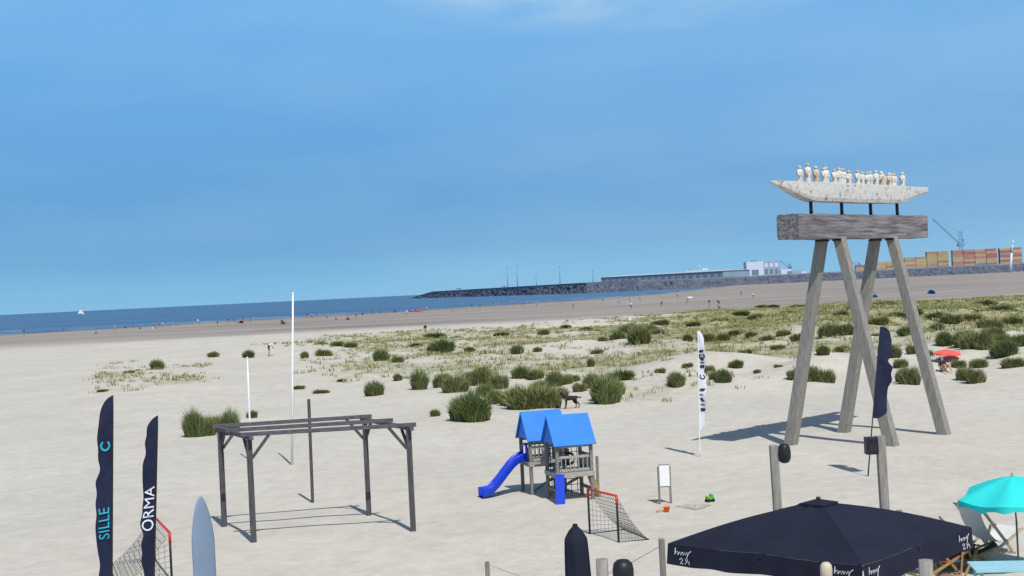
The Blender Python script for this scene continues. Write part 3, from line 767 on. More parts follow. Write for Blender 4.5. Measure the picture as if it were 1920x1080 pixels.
# ------------------------------------------------------------ parasols
M_pfab = mat('black_canopy_fabric', (0.010, 0.012, 0.026), 0.85, 0.15, 2)
def stroke(mb, pts, wd, fn, m):
    vs = []
    n = len(pts)
    for i in range(n):
        a = Vector(pts[max(0, i-1)]); b = Vector(pts[min(n-1, i+1)]); d = (b-a)
        d = Vector((d.x, d.y)).normalized() if d.length > 0 else Vector((1, 0)); nn = Vector((-d.y, d.x))*wd/2
        vs += [fn(pts[i][0]+nn.x, pts[i][1]+nn.y), fn(pts[i][0]-nn.x, pts[i][1]-nn.y)]
    mb.add(vs, [(2*i, 2*i+1, 2*i+3, 2*i+2) for i in range(n-1)], m)
def big_parasol():
    top = W(1530, 940, Y=18.7); zr = 2.50; rad = 2.06; V = .27; rz = R(1.5)
    mb = MB()
    cx, cy = top.x+0.03, top.y
    cor = [Vector((cx+rad*math.cos(rz+k*math.pi/2), cy+rad*math.sin(rz+k*math.pi/2), zr)) for k in range(4)]
    apex = Vector((cx, cy, top.z))
    for k in range(4):
        a, b = cor[k], cor[(k+1) % 4]
        def fp(s, t, a=a, b=b):
            e = a.lerp(b, s); rib = abs(math.sin(2*math.pi*s))
            p = apex.lerp(e, t); p.z -= 0.05*rib*t*(1.2-t)*2; 
            p.z += 0.05*math.sin(math.pi*t)
            e2 = 0.03*math.sin(math.pi*s)*t
            cin = (apex-e); cin.z = 0
            return p+cin.normalized()*e2
        mb.grid(lambda i, j: fp(i, j), 16, 12, 0)
        out = ((a+b)/2-Vector((cx, cy, zr))).normalized()
        def vp(s, t, fp=fp, out=out, off=0.0, k=k):
            p = fp(s, 1.0); w_ = 0.014*math.sin(s*38+k)*t
            return p+Vector((0, 0, -V*t-0.008*math.sin(s*21)*t))+out*(0.002+w_+off+0.02*t)
        mb.grid(lambda i, j: vp(i, j), 40, 4, 0)
        # stand-in squiggle mark near both ends of each valance
        if k in (2, 3):
            edge = (b-a).length
            for s_c in (0.085, 0.915):
                c0 = s_c*edge
                def mp(x, y, c0=c0): return vp((c0+x)/edge, 0.5-y/V, off=0.012)
                stroke(mb, [(-.13, .01), (-.12, .10), (-.115, .03), (-.09, .055), (-.07, .02), (-.09, .01), (-.05, .05), (-.035, .01), (-.02, .05), (0, .05), (-.005, .01), (.02, .05), (.035, .02), (.06, .06), (.075, .02), (.05, -.03), (.09, .05), (.13, .08)], .010, mp, 1)
                stroke(mb, [(-.06, -.05), (-.03, -.025), (-.01, -.05), (-.05, -.10), (0, -.095)], .010, mp, 1)
                stroke(mb, [(.03, -.035), (.055, -.06), (.03, -.10)], .010, mp, 1)
                stroke(mb, [(.07, -.03), (.075, -.065), (.10, -.06), (.10, -.10)], .010, mp, 1)
    # vent cap
    for k in range(4):
        a = apex.lerp(cor[k], .13)+Vector((0, 0, .045)); b = apex.lerp(cor[(k+1) % 4], .13)+Vector((0, 0, .045)); ap = apex+Vector((0, 0, .035))
        mb.grid(lambda i, j, a=a, b=b, ap=ap: ap.lerp(a.lerp(b, i), j), 4, 3, 0)
        mb.grid(lambda i, j, a=a, b=b: a.lerp(b, i)-Vector((0, 0, .03*j)), 4, 1, 0)
    mb.lathe([(.001, .065), (.025, .06), (.035, .045), (.03, .03)], apex, 12, 2)
    for k in range(4):
        for e in (cor[k], cor[k].lerp(cor[(k+1) % 4], .5)):
            mb.beam(apex-Vector((0, 0, .06)), e-Vector((0, 0, .05)), .025, .03, 2)
            mb.beam(Vector((cx, cy, 2.2)), apex.lerp(e, .5)-Vector((0, 0, .07)), .02, .025, 2)
    mb.cyl((cx, cy, 0), (cx, cy, top.z), .035, n=14, m=2)
    mb.box((cx, cy, .08), (.9, .9, .12), 2)
    mb.make('parasol', [M_pfab, M_wprint, M_steel], (cx, cy, 0))
big_parasol()
def closed_parasol():
    t = W(1078, 986, Y=20); mb = MB(); n = 32; K = 24; vs = []; fs = []
    zb = 0.75
    for i in range(n+1):
        q = i/n; z = t.z-0.01-(t.z-zb)*q
        r0 = 0.045+0.115*min(1, q/.10)**0.7 + .03*min(1, q*1.5)
        if .6 < q < .66: r0 *= .8
        for k in range(K):
            a = 2*math.pi*k/K; r_ = r0*(1+.10*math.cos(a*8+1.0+q*1.5)*min(1, q*5))
            vs.append(Vector((t.x+.025*q+r_*math.cos(a), t.y+r_*math.sin(a), z)))
    for i in range(n):
        for k in range(K): fs.append((i*K+k, (i+1)*K+k, (i+1)*K+(k+1) % K, i*K+(k+1) % K))
    fs.append(tuple(range(K)))
    mb.add(vs, fs, 0, True)
    mb.lathe([(.001, .035), (.03, .03), (.04, .01), (.03, -.02), (.035, -.05)], t, 10, 0)
    mb.cyl((t.x, t.y, 0), (t.x, t.y, t.z-.1), .03, n=10, m=1); mb.box((t.x, t.y, .06), (.8, .8, .1), 1)
    mb.make('closed_parasol', [M_pfab, M_steel], (t.x, t.y, 0))
closed_parasol()
def beach_parasol(u, v, Y, rad, drop, m, tilt=(0, 0), name='beach_parasol', n=8):
    t = W(u, v, Y=Y); p = onG(t); mb = MB()
    T = Matrix.Rotation(tilt[1], 3, 'Y') @ Matrix.Rotation(tilt[0], 3, 'X')
    S = 6
    def fp(i, j):
        a = 2*math.pi*i; seg = (i*n) % 1.0
        k = math.cos(math.pi/n)/math.cos((seg-.5)*2*math.pi/n)
        r_ = rad*j*k
        z = -drop*(j**1.4)-.06*rad*math.sin(math.pi*seg)*j
        return t+T @ Vector((r_*math.cos(a), r_*math.sin(a), z))
    mb.grid(fp, n*S, 8, 0)
    def vp(i, j):
        q = fp(i, 1.0); return q+T @ Vector((0, 0, -.10*j*(rad)*(1+.3*math.cos(i*2*math.pi*n*2))))
    mb.grid(vp, n*S, 1, 0)
    ax = T @ Vector((0, 0, 1))
    mb.cyl(t+ax*.07, t-ax*.9, .018, n=8, m=1); mb.cyl(t-ax*.88, Vector((t.x-ax.x*.9, t.y-ax.y*.9, p.z-.2)), .02, n=8, m=1)
    for k in range(n): mb.cyl(t-ax*.35, t+T @ Vector((rad*.55*math.cos(2*math.pi*k/n), rad*.55*math.sin(2*math.pi*k/n), -drop*.42)), .007, n=5, m=1)
    mb.make(name, [m, M_post], p)
beach_parasol(1897, 893, 27, 1.10, .34, mat('turquoise_fabric', srgb(45, 205, 200), .8, .06, 2), tilt=(R(3), R(-4)), n=6)
beach_parasol(1776, 655, 80, .78, .20, mat('coral_fabric', srgb(235, 95, 80), .8, .06, 2), tilt=(R(4), R(3)))

# ------------------------------------------------------------ lamp posts with speakers
def lamp(u, v, Y, wd, side, kind):
    t = W(u, v, Y=Y); mb = MB()
    mb.beam((t.x+.05, t.y, -.3), (t.x, t.y, t.z), wd, wd, 0, hint=(1, 0, 0))
    hx = t.x+side*(wd/2+.10); hz = t.z-.14
    if kind == 'round':
        mb.beam((t.x, t.y-.02, hz+.05), (hx, t.y-.05, hz+.05), .03, .04, 1)
        prof = [(.001, .17), (.06, .165), (.10, .12), (.115, .02), (.11, -.08), (.08, -.15), (.03, -.17), (.001, -.17)]
        mb.lathe(prof, (hx, t.y-.05, hz), 18, 1)
    else:
        mb.beam((t.x, t.y-.02, hz+.05), (hx, t.y-.05, hz+.05), .03, .04, 1)
        mb.box((hx, t.y-.06, hz), (.19, .17, .27), 1)
        mb.cyl((hx, t.y-.145, hz-.03), (hx, t.y-.155, hz-.03), .07, n=16, m=2)
        mb.cyl((hx, t.y-.145, hz+.08), (hx, t.y-.155, hz+.08), .03, n=12, m=2)
    mb.make('speaker_post', [M_wood_grey, M_black, M_steel], (t.x, t.y, 0), bevel=.012)
lamp(1450, 835, 24, .14, 1, 'round')
lamp(1650, 817, 22, .13, -1, 'box')
def small_tops():
    t = W(1128, 1048, Y=17); mb = MB()
    mb.cyl((t.x, t.y, -.2), (t.x, t.y, t.z), .075, n=16); mb.make('round_timber_post', [M_wood_grey], (t.x, t.y, 0))
    t = W(1167, 1048, Y=17); mb = MB()
    mb.cyl((t.x, t.y, -.2), (t.x, t.y, t.z-.3), .04, n=12, m=0)
    mb.lathe([(.001, 0), (.07, -.01), (.115, -.05), (.13, -.12), (.13, -.32), (.10, -.38), (.001, -.4)], t, 20, 1)
    mb.make('garden_lamp', [M_steel, M_black], (t.x, t.y, 0))
    t = W(1548, 1053, Y=14.5); mb = MB()
    mb.cyl((t.x, t.y, -.2), (t.x, t.y, t.z-.14), .045, n=12, m=0)
    mb.lathe([(.001, 0), (.035, -.008), (.058, -.035), (.064, -.08), (.06, -.16), (.045, -.2), (.001, -.2)], t, 20, 1)
    mb.make('rounded_top_post', [M_wood_grey, mat('cream_post_top', (.55, .47, .33), .5, .05)], (t.x, t.y, 0))  # wooden post with a rounded beige top, not a lamp
    t = W(1735, 1050, Y=15); mb = MB()
    mb.cyl((t.x, t.y, -.2), (t.x, t.y, t.z), .075, n=16); mb.make('round_timber_post', [M_wood_grey], (t.x, t.y, 0))
small_tops()

# ------------------------------------------------------------ deck chairs, table
def deckchair(loc, rz, sling, wood, sc_=1.0):
    mb = MB(); w_ = .29
    for s_ in (-1, 1):
        mb.beam((s_*w_, .38, 0), (s_*w_, -.50, .98), .03, .05, 0)
        mb.beam((s_*(w_+.035), -.48, 0), (s_*(w_+.035), .58, .44), .03, .05, 0)
        mb.beam((s_*(w_-.035), -.42, .05), (s_*(w_-.035), -.20, .60), .025, .035, 0)
    for y, z in ((-.50, .98), (.58, .44), (.36, .03), (-.46, .03)): mb.cyl((-w_-.05, y, z), (w_+.05, y, z), .018, n=8)
    P = [Vector((0, -.50, .99)), Vector((0, -.36, .62)), Vector((0, -.12, .33)), Vector((0, .12, .24)), Vector((0, .36, .30)), Vector((0, .58, .455))]
    def fp(i, j):
        t = j*5; k = min(4, int(t)); f = t-k
        p0, p1, p2, p3 = P[max(0, k-1)], P[k], P[k+1], P[min(5, k+2)]
        q = .5*((2*p1)+(p2-p0)*f+(2*p0-5*p1+4*p2-p3)*f*f+(3*p1-p0-3*p2+p3)*f**3)
        return Vector(((i-.5)*.52, q.y, q.z+.012-.03*math.sin(math.pi*i)*math.sin(math.pi*j)))
    mb.grid(fp, 6, 20, 1)
    mb.make('deck_chair', [wood, sling], loc, local=True, rz=rz, scale=(sc_,)*3)
M_chw = mat('chair_wood', (.34, .19, .08), .7, .2, 5)
M_chl = mat('chair_wood_pale', (.45, .38, .28), .7, .2, 5)
M_canvW = mat('white_canvas', (.70, .68, .64), .85, .04, 4); M_canvB = mat('dark_canvas', (.03, .03, .03), .85, .1, 4)
deckchair(G(1853, 1038), R(-60), M_canvW, M_chl, 1.10)
deckchair(G(1790, 1072), R(-35), M_canvB, M_chw)
deckchair(G(1752, 1075), R(-70), mat('orange_canvas', (.42, .17, .05), .85, .1, 4), M_chw)
deckchair(G(1815, 1060), R(-100), M_canvB, M_chw, .95)
def table():
    mb = MB(); c = W(1890, 1062, z=.72)
    for i in range(6): mb.box((0, -.36+.145*i, .72), (1.25, .135, .03), 0)
    for sx in (-1, 1):
        for sy in (-1, 1): mb.beam((sx*.55, sy*.35, 0), (sx*.5, sy*.28, .70), .05, .05, 0)
        mb.beam((sx*.52, -.35, .66), (sx*.52, .35, .66), .05, .06, 0)
    mb.make('picnic_table', [mat('pale_blue_paint', srgb(150, 195, 205), .6, .08, 4)], (c.x, c.y, 0), local=True, rz=R(-8), bevel=.005)
table()

# ------------------------------------------------------------ people / dog
def skin_mesh(name, V, E, rad, colorf, mats, sub=2):
    me = bpy.data.meshes.new(name+'_sk'); me.from_pydata(V, E, []); ob = bpy.data.objects.new('tmp', me)
    bpy.context.collection.objects.link(ob)
    ob.modifiers.new('s', 'SKIN'); s2 = ob.modifiers.new('u', 'SUBSURF'); s2.levels = sub
    for i, r_ in enumerate(rad):
        sv = me.skin_vertices[0].data[i]; sv.radius = r_ if isinstance(r_, tuple) else (r_, r_); sv.use_root = (i == 0)
    bpy.context.view_layer.update()
    out = bpy.data.meshes.new_from_object(ob.evaluated_get(bpy.context.evaluated_depsgraph_get())); out.name = name
    bpy.data.objects.remove(ob)
    out.materials.clear()
    for m in mats: out.materials.append(m)
    for p in out.polygons:
        p.material_index = colorf(p.center); p.use_smooth = True
    return out
def person_mesh(name, pose, mats):
    if pose == 'sit':
        V = [(0, 0, .14), (0, .05, .32), (0, .08, .50), (0, .08, .60), (0, .06, .68), (0, .06, .80),
             (-.17, .07, .50), (-.24, .0, .28), (-.16, -.22, .22), (.17, .07, .50), (.24, .0, .28), (.16, -.22, .22),
             (-.10, 0, .13), (-.14, -.36, .42), (-.13, -.56, .06), (-.13, -.70, .05), (.10, 0, .13), (.14, -.36, .40), (.13, -.58, .06), (.13, -.72, .05)]
    elif pose == 'bend':
        V = [(0, 0, .92), (0, -.14, 1.08), (0, -.38, 1.20), (0, -.48, 1.21), (0, -.56, 1.20), (0, -.66, 1.16),
             (-.18, -.36, 1.18), (-.2, -.40, .90), (-.14, -.48, .66), (.18, -.36, 1.18), (.2, -.42, .9), (.14, -.5, .66),
             (-.10, 0, .90), (-.12, -.04, .50), (-.12, .04, .08), (-.12, -.10, .03), (.10, 0, .90), (.12, -.10, .50), (.12, -.04, .08), (.12, -.18, .03)]
    else:
        k = 0.26 if pose == 'walk' else 0.03
        V = [(0, 0, .94), (0, 0, 1.14), (0, .01, 1.38), (0, 0, 1.50), (0, -.01, 1.57), (0, -.01, 1.70),
             (-.19, .01, 1.40), (-.25, .04+k*.4, 1.12), (-.25, -.05+k*.2, .86), (.19, .01, 1.40), (.25, .04-k*.4, 1.12), (.25, -.08-k*.6, .88),
             (-.10, 0, .90), (-.11, -k*.6-.02, .50), (-.11, -k, .09), (-.12, -k-.13, .03), (.10, 0, .90), (.11, k*.3-.02, .50), (.11, k+.04, .10), (.12, k-.06, .03)]
    E = [(0, 1), (1, 2), (2, 3), (3, 4), (4, 5), (2, 6), (6, 7), (7, 8), (2, 9), (9, 10), (10, 11), (0, 12), (12, 13), (13, 14), (14, 15), (0, 16), (16, 17), (17, 18), (18, 19)]
    rad = [(.15, .11), (.13, .10), (.15, .11), .055, .085, .085, .065, .045, .032, .065, .045, .032, .095, .062, .042, .035, .095, .062, .042, .035]
    hd = Vector(V[5]); pel = Vector(V[0]); hands = [Vector(V[8]), Vector(V[11])]; knees = [Vector(V[13]), Vector(V[17])]
    def cf(c):
        c = Vector(c)
        if (c-hd).length < .17 and (c.z > hd.z-.02 or c.y > hd.y+.03): return 3
        if (c-hd).length < .20 or (c-Vector(V[4])).length < .09: return 0
        if min((c-h_).length for h_ in hands) < .26: return 0
        if min((c-h_).length for h_ in knees) < .10 or min((c-Vector(V[i])).length for i in (14, 15, 18, 19)) < .36: return 0
        if (c-pel).length < .20 or min((c-pel.lerp(k_, .6)).length for k_ in knees) < .22: return 2
        return 1
    return skin_mesh(name, V, E, rad, cf, mats)
M_skin = mat('skin', (.42, .24, .16), .6, .05)
cols = {'white': (.7, .7, .7), 'dark': (.02, .02, .03), 'red': (.55, .05, .04), 'blue': (.04, .12, .45), 'grey': (.2, .2, .22), 'pink': (.6, .25, .3), 'teal': (.05, .35, .35), 'yellow': (.6, .45, .08)}
CMt = {k: mat('cloth_'+k, v, .85, .08) for k, v in cols.items()}
M_hair = mat('hair_brown', (.05, .03, .02), .7, .1); M_hairb = mat('hair_blond', (.35, .24, .12), .7, .1)
PM = {}
def person(u, v, pose, top, bot, rz, sc_=1.0):
    key = (pose, top, bot)
    if key not in PM: PM[key] = person_mesh('person_'+pose, pose, [M_skin, CMt[top], CMt[bot], M_hair if top != 'pink' else M_hairb])
    return inst('person', PM[key], G(u, v), rz, (sc_,)*3)
person(504, 668, 'bend', 'white', 'dark', 1.9, 1.1)
person(798, 629, 'stand', 'dark', 'dark', 0.6, .95)
shore = [(45, 629), (215, 621), (262, 617), (290, 615), (297, 615), (330, 612), (371, 608), (446, 606), (456, 605), (530, 609), (575, 598), (600, 597), (612, 596), (652, 600), (697, 590), (740, 587), (763, 592), (790, 586), (885, 578), (900, 578), (925, 575), (960, 572), (1055, 571), (1075, 580), (1130, 566), (1180, 568), (1183, 581), (1290, 562), (1330, 577), (1348, 574), (1270, 560), (1006, 576), (848, 584), (408, 611), (1240, 575), (1390, 556), (1412, 560), (180, 626), (120, 624), (680, 594), (546, 600), (1640, 556), (1348, 579), (1288, 570),
 (235, 619), (250, 617), (305, 614), (318, 613), (428, 608), (440, 606), (470, 605), (585, 599), (630, 600), (668, 598), (712, 590), (755, 590), (800, 584), (870, 580), (940, 574), (980, 575), (1020, 570), (1090, 566), (1160, 568), (1200, 565)]
for i, (u, v) in enumerate(shore):
    tp = ('dark', 'grey', 'white', 'dark', 'red', 'blue', 'dark', 'pink', 'grey', 'teal')[(i*7) % 10]
    person(u, v, ('stand', 'walk', 'sit', 'walk', 'bend')[i % 5], tp, ('dark', 'blue', 'dark')[i % 3], random.uniform(0, 6.28), random.uniform(1.0, 1.12))
person(1768, 696, 'sit', 'dark', 'dark', .3, 1.0); person(1240, 636, 'sit', 'grey', 'dark', .5)
# tents
def tent(u, v, wd, col):
    p = G(u, v); mb = MB()
    def fp(i, j):
        a = math.pi*i; r_ = math.cos(j*math.pi/2)
        return Vector((wd/2*math.cos(a)*r_, wd*.42*math.sin(a)*r_, wd*.5*math.sin(j*math.pi/2)))
    mb.grid(fp, 12, 6, 0)
    mb.add([(-wd/2, -.01, 0), (-wd*.3, -.01, 0), (-wd*.26, -.01, wd*.36), (0, -.01, wd*.5), (-wd*.36, -.01, wd*.34)], [(0, 1, 2, 4), (4, 2, 3)], 0)
    mb.add([(-wd/2, -.01, .02), (-wd/2, -wd*.25, .02), (wd/2, -wd*.25, .02), (wd/2, -.01, .02)], [(0, 1, 2, 3)], 0)
    mb.make('beach_tent', [CMt[col]], p, local=True, rz=random.uniform(-.6, .6))
for u, v, wd, c in ((372, 608, 1.4, 'white'), (452, 606, 1.7, 'red'), (530, 608, 1.5, 'grey'), (652, 600, 1.3, 'red'), (740, 586, 1.4, 'blue'), (1640, 558, 1.5, 'teal'), (1746, 551, 2.0, 'blue'), (1180, 569, 1.4, 'white'), (290, 616, 1.6, 'white')): tent(u, v, wd, c)
beach_parasol(1293, 556, 420, 1.0, .3, CMt['white'])
def dinghy():
    p = G(781, 585); mb = MB(); s_ = 2.6
    for sy in (-1, 1):
        mb.tube([(-s_, sy*.75, .35), (-.5*s_, sy*.8, .3), (.3*s_, sy*.75, .32), (.8*s_, sy*.4, .5), (1.0*s_, 0, .62)], [.22, .26, .26, .24, .2], 12, 0)
    mb.box((-.5, 0, .2), (3.8, 1.2, .06), 1); mb.box((-s_+.2, 0, .4), (.06, 1.3, .4), 1); mb.box((-s_-.1, 0, .65), (.3, .3, .6), 1); mb.box((-.3, 0, .6), (.5, .6, .6), 1)
    mb.make('inflatable_boat', [CMt['red'], CMt['dark']], p, local=True, rz=.1)
dinghy()
def dog():
    p = G(1070, 766)
    V = [(.18, 0, .52), (.0, 0, .52), (-.20, 0, .53), (-.32, 0, .62), (-.42, 0, .74), (-.50, 0, .76), (-.62, 0, .72),
         (.26, .08, .46), (.20, .09, .34), (.33, .09, .20), (.30, .09, .03), (.25, .09, .02),
         (.26, -.08, .46), (.26, -.09, .33), (.42, -.09, .20), (.40, -.09, .03), (.34, -.09, .02),
         (-.22, .08, .44), (-.18, .09, .27), (-.22, .09, .03), (-.27, .09, .02),
         (-.24, -.08, .44), (-.26, -.09, .27), (-.34, -.09, .03), (-.39, -.09, .02),
         (.34, 0, .56), (.48, 0, .50), (.60, 0, .56), (-.47, .06, .84), (-.47, -.06, .84)]
    E = [(0, 1), (1, 2), (2, 3), (3, 4), (4, 5), (5, 6), (0, 7), (7, 8), (8, 9), (9, 10), (10, 11), (0, 12), (12, 13), (13, 14), (14, 15), (15, 16), (2, 17), (17, 18), (18, 19), (19, 20), (2, 21), (21, 22), (22, 23), (23, 24), (0, 25), (25, 26), (26, 27), (5, 28), (5, 29)]
    rad = [(.11, .12), (.11, .12), (.12, .15), (.09, .10), .075, .085, .04, .08, .06, .035, .03, .03, .08, .06, .035, .03, .03, .065, .04, .028, .03, .065, .04, .028, .03, .05, .035, .02, .022, .022]
    mb_ = mat('dog_black_fur', (.018, .016, .016), .8, .3, 10); mt = mat('dog_tan_fur', (.20, .11, .05), .8, .2, 10)
    def cf(c): return 1 if (c.z < .22 or c.x < -.56 or (c.x < -.28 and c.z < .52 and c.z > .40)) else 0
    me = skin_mesh('dog', V, E, rad, cf, [mb_, mt]); inst('dog', me, p, R(15), (1, 1, 1))
dog()

# ------------------------------------------------------------ harbour
def harbour():
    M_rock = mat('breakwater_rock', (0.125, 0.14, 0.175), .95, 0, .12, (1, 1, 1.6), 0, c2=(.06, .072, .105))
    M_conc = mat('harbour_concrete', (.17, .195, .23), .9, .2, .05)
    bot = [(765, 560, 2600), (830, 559, 2250), (900, 556, 1960), (1000, 553, 1640), (1100, 550, 1450), (1200, 546, 1400), (1300, 541, 1390), (1400, 535, 1400), (1500, 530, 1420), (1600, 526, 1420), (1700, 521, 1420), (1810, 516, 1440), (1920, 510, 1460), (2150, 500, 1480), (2500, 490, 1500)]
    pts = []
    for i in range(len(bot)-1):
        for k in range(40):
            t = k/40; u = bot[i][0]*(1-t)+bot[i+1][0]*t; v = bot[i][1]*(1-t)+bot[i+1][1]*t; Y = bot[i][2]*(1-t)+bot[i+1][2]*t
            q = W(u, v, Y=Y); pts.append((q.x, Y, u))
    mb = MB(); vs = []; rnd = random.Random(5)
    for (x, y, u) in pts:
        hs = max(.05, min(1, (u-762)/48)); dep = 30+500*max(0, min(1, (u-1050)/100))
        tp = 10.2-1.2*max(0, min(1, (u-1200)/100))
        pr = [(-20, -2.5), (-15, 0), (-11, 2.2), (-7, 4.3), (-3, 6.3), (0, 7.6), (1.5, 7.9), (1.8, tp), (4.0, tp), (4.2, 8.2), (dep, 8.2), (dep+12, -3)]
        for j, (d, z) in enumerate(pr):
            jt = 1.3 if 0 < j < 6 else 0.0
            vs.append(Vector((x+rnd.uniform(-jt, jt), y+d+rnd.uniform(-jt, jt)*1.2, -1+(z+1)*hs+rnd.uniform(-jt, jt)*.5*hs)))
    K = 12; n = len(pts)
    mb.add(vs, [(i*K+j, (i+1)*K+j, (i+1)*K+j+1, i*K+j+1) for i in range(n-1) for j in range(6)], 0)
    for i in range(n-1):
        for j in range(6, 11): mb.f.append([i*K+j, (i+1)*K+j, (i+1)*K+j+1, i*K+j+1]); mb.m.append(1); mb.s.append(False)
    mb.f.append(list(range(K))); mb.m.append(0); mb.s.append(False)
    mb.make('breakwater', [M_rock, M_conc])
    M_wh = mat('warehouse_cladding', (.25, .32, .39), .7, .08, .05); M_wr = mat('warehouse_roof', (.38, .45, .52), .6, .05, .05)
    M_dk = mat('dark_opening', (.15, .20, .26), .7, .1, .1); M_wb = mat('white_cladding', (.57, .63, .69), .6, .04, .05); M_wg = mat('grey_cladding', (.30, .37, .45), .6, .06, .05)  # building colours softened towards blue, distance haze painted in
    a = W(1127, 528, Y=1640); b = W(1356, 518, Y=1500)
    def building(name, a, b, dep, h, rise, mats, bays, zb=8.2):
        d = (b-a); d.z = 0; L_ = d.length; rz = math.atan2(d.y, d.x); mb = MB()
        mb.box((L_/2, dep/2, h/2), (L_, dep, h), 0)
        e = .8
        mb.add([(-e, -e, h+.03), (L_+e, -e, h+.03), (L_+e, dep/2, h+rise), (-e, dep/2, h+rise), (L_+e, dep+e, h+.03), (-e, dep+e, h+.03)], [(0, 1, 2, 3), (3, 2, 4, 5), (1, 4, 2), (0, 3, 5)], 1)
        for i in range(bays):
            x = L_*(i+.5)/bays
            mb.box((x, -.1, h*.25), (L_/bays*.35, .3, h*.4), 2)
            mb.box((L_*i/bays+.3, -.15, h/2), (.4, .3, h*.98), 1)
        mb.box((L_/2, -.1, h*.86), (L_*.98, .25, h*.08), 2)
        mb.make(name, mats, (a.x, a.y, zb), local=True, rz=rz)
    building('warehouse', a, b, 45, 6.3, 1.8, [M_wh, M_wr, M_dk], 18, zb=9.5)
    a = W(1400, 512, Y=1600); b = W(1432, 512, Y=1600)
    mb = MB(); wd = (b-a).length
    mb.box((wd/2, 10, 8.2), (wd, 20, 16.4), 0); mb.box((wd/2+.0, -.1, 4), (wd*.4, .3, 6), 2)
    mb.box((wd*1.5, 11, 8), (wd-.1, 19, 15.9), 1)
    for i in range(3): mb.box((wd*(1.17+.3*i), 1.35, 11.5), (wd*.2, .3, 4.5), 0); mb.box((wd*(1.17+.3*i), 1.35, 4.5), (wd*.18, .3, 5), 2)
    mb.box((wd*.5, 6, 17.0), (6, 5, 1.4), 2)
    mb.make('white_terminal_building', [M_wb, M_wg, M_dk], (a.x, a.y, 9.0), local=True)
    a = W(1464, 511, Y=1600); mb = MB(); mb.box((6, 6, 3), (12, 12, 6), 0); mb.box((18, 6, 2), (12, 10, 4), 1); mb.box((10, -.1, 2), (5, .3, 3), 2); mb.box((26, 5, 1.2), (8, 5, 2.4), 0)
    mb.make('harbour_office', [M_wb, M_wg, M_dk], (a.x, a.y, 9.0), local=True)
    a = W(1358, 514, Y=1560); mb = MB(); mb.box((12, 5, 2), (24, 10, 4), 0); mb.box((12, 5, 4.2), (25, 11, .4), 1); mb.box((6, -.1, 1.6), (4, .3, 2.6), 2)
    mb.make('quay_shed', [M_wg, M_wb, M_dk], (a.x, a.y, 9.0), local=True)
    # passenger ship behind warehouse
    a = W(1262, 514, Y=2000); mb = MB(); L_ = 62
    mb.add([(0, 0, 0), (L_, 0, 0), (L_+6, 0, 6), (-2, 0, 6), (0, 12, 0), (L_, 12, 0), (L_+6, 6, 6), (-2, 12, 6)], [(0, 1, 2, 3), (4, 7, 6, 5), (3, 2, 6, 7), (0, 3, 7, 4), (1, 5, 6, 2)], 0)
    mb.box((30, 6, 8), (50, 10, 4), 1); mb.box((34, 6, 11), (34, 9, 2.6), 1); mb.box((46, 6, 13.6), (8, 8, 2.8), 1); mb.cyl((40, 6, 12), (40, 6, 20), .5, .3, 8, 1); mb.box((26, 6, 13.4), (5, 4, 3), 0)
    for i in range(12): mb.box((8+4*i, .9, 8.4), (2, .3, 1.2), 2)
    mb.make('moored_ship', [M_wg, M_wb, M_dk], (a.x, a.y, 9.5), local=True)
    # containers
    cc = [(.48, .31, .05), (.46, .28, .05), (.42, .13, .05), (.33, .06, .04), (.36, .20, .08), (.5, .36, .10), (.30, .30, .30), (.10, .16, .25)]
    cc = [tuple(c[i]*.74+(.06, .085, .115)[i] for i in range(3)) for c in cc]  # blend every container colour towards blue as painted aerial haze
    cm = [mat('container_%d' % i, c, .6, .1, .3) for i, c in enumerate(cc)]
    def stack(u0, u1, Y, hmin, hmax, wts, vb):
        a = W(u0, vb, Y=Y); b = W(u1, vb, Y=Y); mb = MB(); x = 0; L_ = b.x-a.x; rnd = random.Random(int(u0))
        hh = hmax
        while x < L_-6:
            if rnd.random() < .3: hh = rnd.randint(hmin, hmax)
            for row in range(2):
                for k in range(hh-(0 if row else rnd.choice((0, 0, 1)))):
                    mb.box((x+6, row*3.0, 1.3+2.62*k), (12.0, 2.45, 2.55), rnd.choices(range(8), wts)[0])
            x += 12.5 if rnd.random() < .9 else 15
        mb.make('container_stack', cm, (a.x, a.y, 8.3), local=True)
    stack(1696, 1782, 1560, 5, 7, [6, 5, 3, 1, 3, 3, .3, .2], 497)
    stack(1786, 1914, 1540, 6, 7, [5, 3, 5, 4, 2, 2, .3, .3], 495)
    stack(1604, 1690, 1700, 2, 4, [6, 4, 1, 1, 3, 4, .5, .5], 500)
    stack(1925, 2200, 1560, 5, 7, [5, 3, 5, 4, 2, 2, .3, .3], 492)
    # cranes
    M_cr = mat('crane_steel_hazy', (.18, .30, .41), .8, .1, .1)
    def lattice(mb, p, q, w0, w1, n, r_=.3):
        p = Vector(p); q = Vector(q); d = (q-p).normalized(); x = d.cross(Vector((0, 1, 0))).normalized(); y = Vector((0, 1, 0))
        prev = None
        for i in range(n+1):
            t = i/n; c = p.lerp(q, t); w_ = w0+(w1-w0)*t
            cs = [c+x*w_/2*a+y*w_/2*b for a, b in ((-1, -1), (1, -1), (1, 1), (-1, 1))]
            for k in range(4): mb.tube([cs[k], cs[(k+1) % 4]], r_*.5, 4, 0, False)
            if prev:
                for k in range(4):
                    mb.tube([prev[k], cs[k]], r_*.65, 4, 0, False); mb.tube([prev[k], cs[(k+1) % 4]], r_*.3, 4, 0, False)
            prev = cs
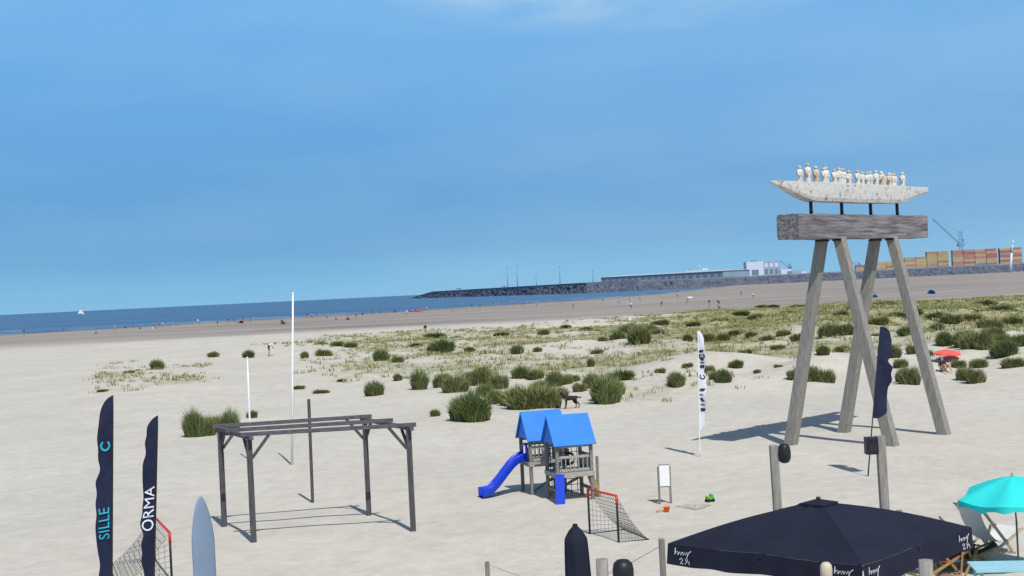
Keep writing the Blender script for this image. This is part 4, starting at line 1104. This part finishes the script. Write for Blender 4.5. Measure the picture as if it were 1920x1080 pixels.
    def hcrane(u, v, Y, hbase, ub, vb, s_=1.0):
        a = W(u, v, Y=Y); top = W(ub, vb, Y=Y)-Vector((a.x, a.y, 8.2)); mb = MB()
        for x in (-5, 5):
            for y in (-5, 5): mb.beam((x*s_, y*s_, 0), (x*.5*s_, y*.5*s_, hbase*.45), .8, .8, 0)
        lattice(mb, (0, 0, hbase*.45), (0, 0, hbase), 4*s_, 3*s_, 5)
        mb.box((0, 0, hbase*.62), (8*s_, 5*s_, 4*s_), 0); mb.box((3*s_, -2, hbase*.75), (2.5, 2.5, 2.5), 0)
        lattice(mb, (-1.5, 0, hbase*.66), top, 2.0*s_, 1.0*s_, 12)
        mb.tube([(0, 0, hbase), top], .18, 4, 0); mb.tube([(0, 0, hbase), (5*s_, 0, hbase*.64)], .3, 4, 0)
        mb.tube([top, top-Vector((0, 0, 14))], .12, 4, 0)
        mb.make('harbour_crane', [M_cr], (a.x, a.y, 8.2), local=True)
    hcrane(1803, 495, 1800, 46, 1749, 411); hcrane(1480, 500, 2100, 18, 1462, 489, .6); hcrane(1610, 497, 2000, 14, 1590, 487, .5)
    # light masts
    for (u, v0, v1, Y) in ((952, 540, 502, 1900), (970, 536, 497, 1850), (1050, 536, 500, 1800), (1112, 532, 508, 1700), (1006, 540, 520, 1900)):
        a = W(u, v0, Y=Y); t = W(u-1.2, v1, Y=Y); mb = MB()
        mb.cyl((a.x, a.y, 7), (t.x, t.y, t.z), .5, .35, 8); mb.box((t.x, t.y, t.z), (2.8, 1.2, .8), 0)
        mb.make('light_mast', [M_cr], (a.x, a.y, 7))
    # beacon at right
    a = W(1893, 500, Y=1330); t = W(1899, 455, Y=1330); mb = MB(); base = Vector((a.x, a.y, 0))
    mb.cyl((a.x, a.y, -1), (t.x-(t.x-a.x)*.4, t.y, t.z-10), 1.3, 1.1, 10, 0); mb.cyl((t.x-(t.x-a.x)*.4, t.y, t.z-10), t, 1.0, .5, 10, 0); mb.lathe([(1.4, 0), (1.4, .5), (.6, .6), (.6, 2), (.001, 2.4)], t, 10, 0)
    mb.make('harbour_beacon', [M_wb, M_red], base)
    for u, v in ((945, 540), (1330, 510), (860, 548)):
        a = W(u, v, Y=1800 if u > 1000 else 1950); mb = MB(); mb.box((0, 0, 1.5), (7, 5, 3), 0); mb.box((0, 0, 3.2), (8, 6, .4), 1); mb.box((1, -2.55, 1.2), (1.4, .2, 2.2), 2)
        mb.make('breakwater_hut', [M_wg, M_wb, M_dk], (a.x, a.y, 9.5), local=True)
harbour()

def sailboat(u, v, Y, h):
    p = W(u, v, Y=Y); p.z = -.8; mb = MB(); s_ = h/9
    xs = [(-4, .9, .9), (-2, 1.2, .8), (1, 1.2, .8), (3, .7, .95), (4.6, .05, 1.15)]; vs = []
    for x, w_, z in xs: vs += [(x*s_, -w_*s_, z*s_), (x*s_*.92, -w_*.4*s_, -.3), (x*s_*.92, w_*.4*s_, -.3), (x*s_, w_*s_, z*s_)]
    fs = [(4*i+k, 4*i+4+k, 4*i+5+k, 4*i+1+k) for i in range(4) for k in range(3)]+[(4*i, 4*i+3, 4*i+7, 4*i+4) for i in range(4)]+[(0, 1, 2, 3)]
    mb.add(vs, fs, 0); mb.cyl((0.4*s_, 0, .8*s_), (.4*s_, 0, h), .12*s_, n=6, m=1)
    mb.grid(lambda i, j: Vector(((.3-4*i*(1-j))*s_, .35*s_*math.sin(math.pi*i), (1.6+7.2*j)*s_)), 6, 8, 0)
    mb.grid(lambda i, j: Vector(((.6+3.6*i*(1-j))*s_, -.3*s_*math.sin(math.pi*i), (1.3+6.4*j-.2*i)*s_)), 6, 8, 0)
    mb.make('sailboat', [M_white, M_steel], p, local=True, rz=.3)
sailboat(151, 585, 2600, 12)
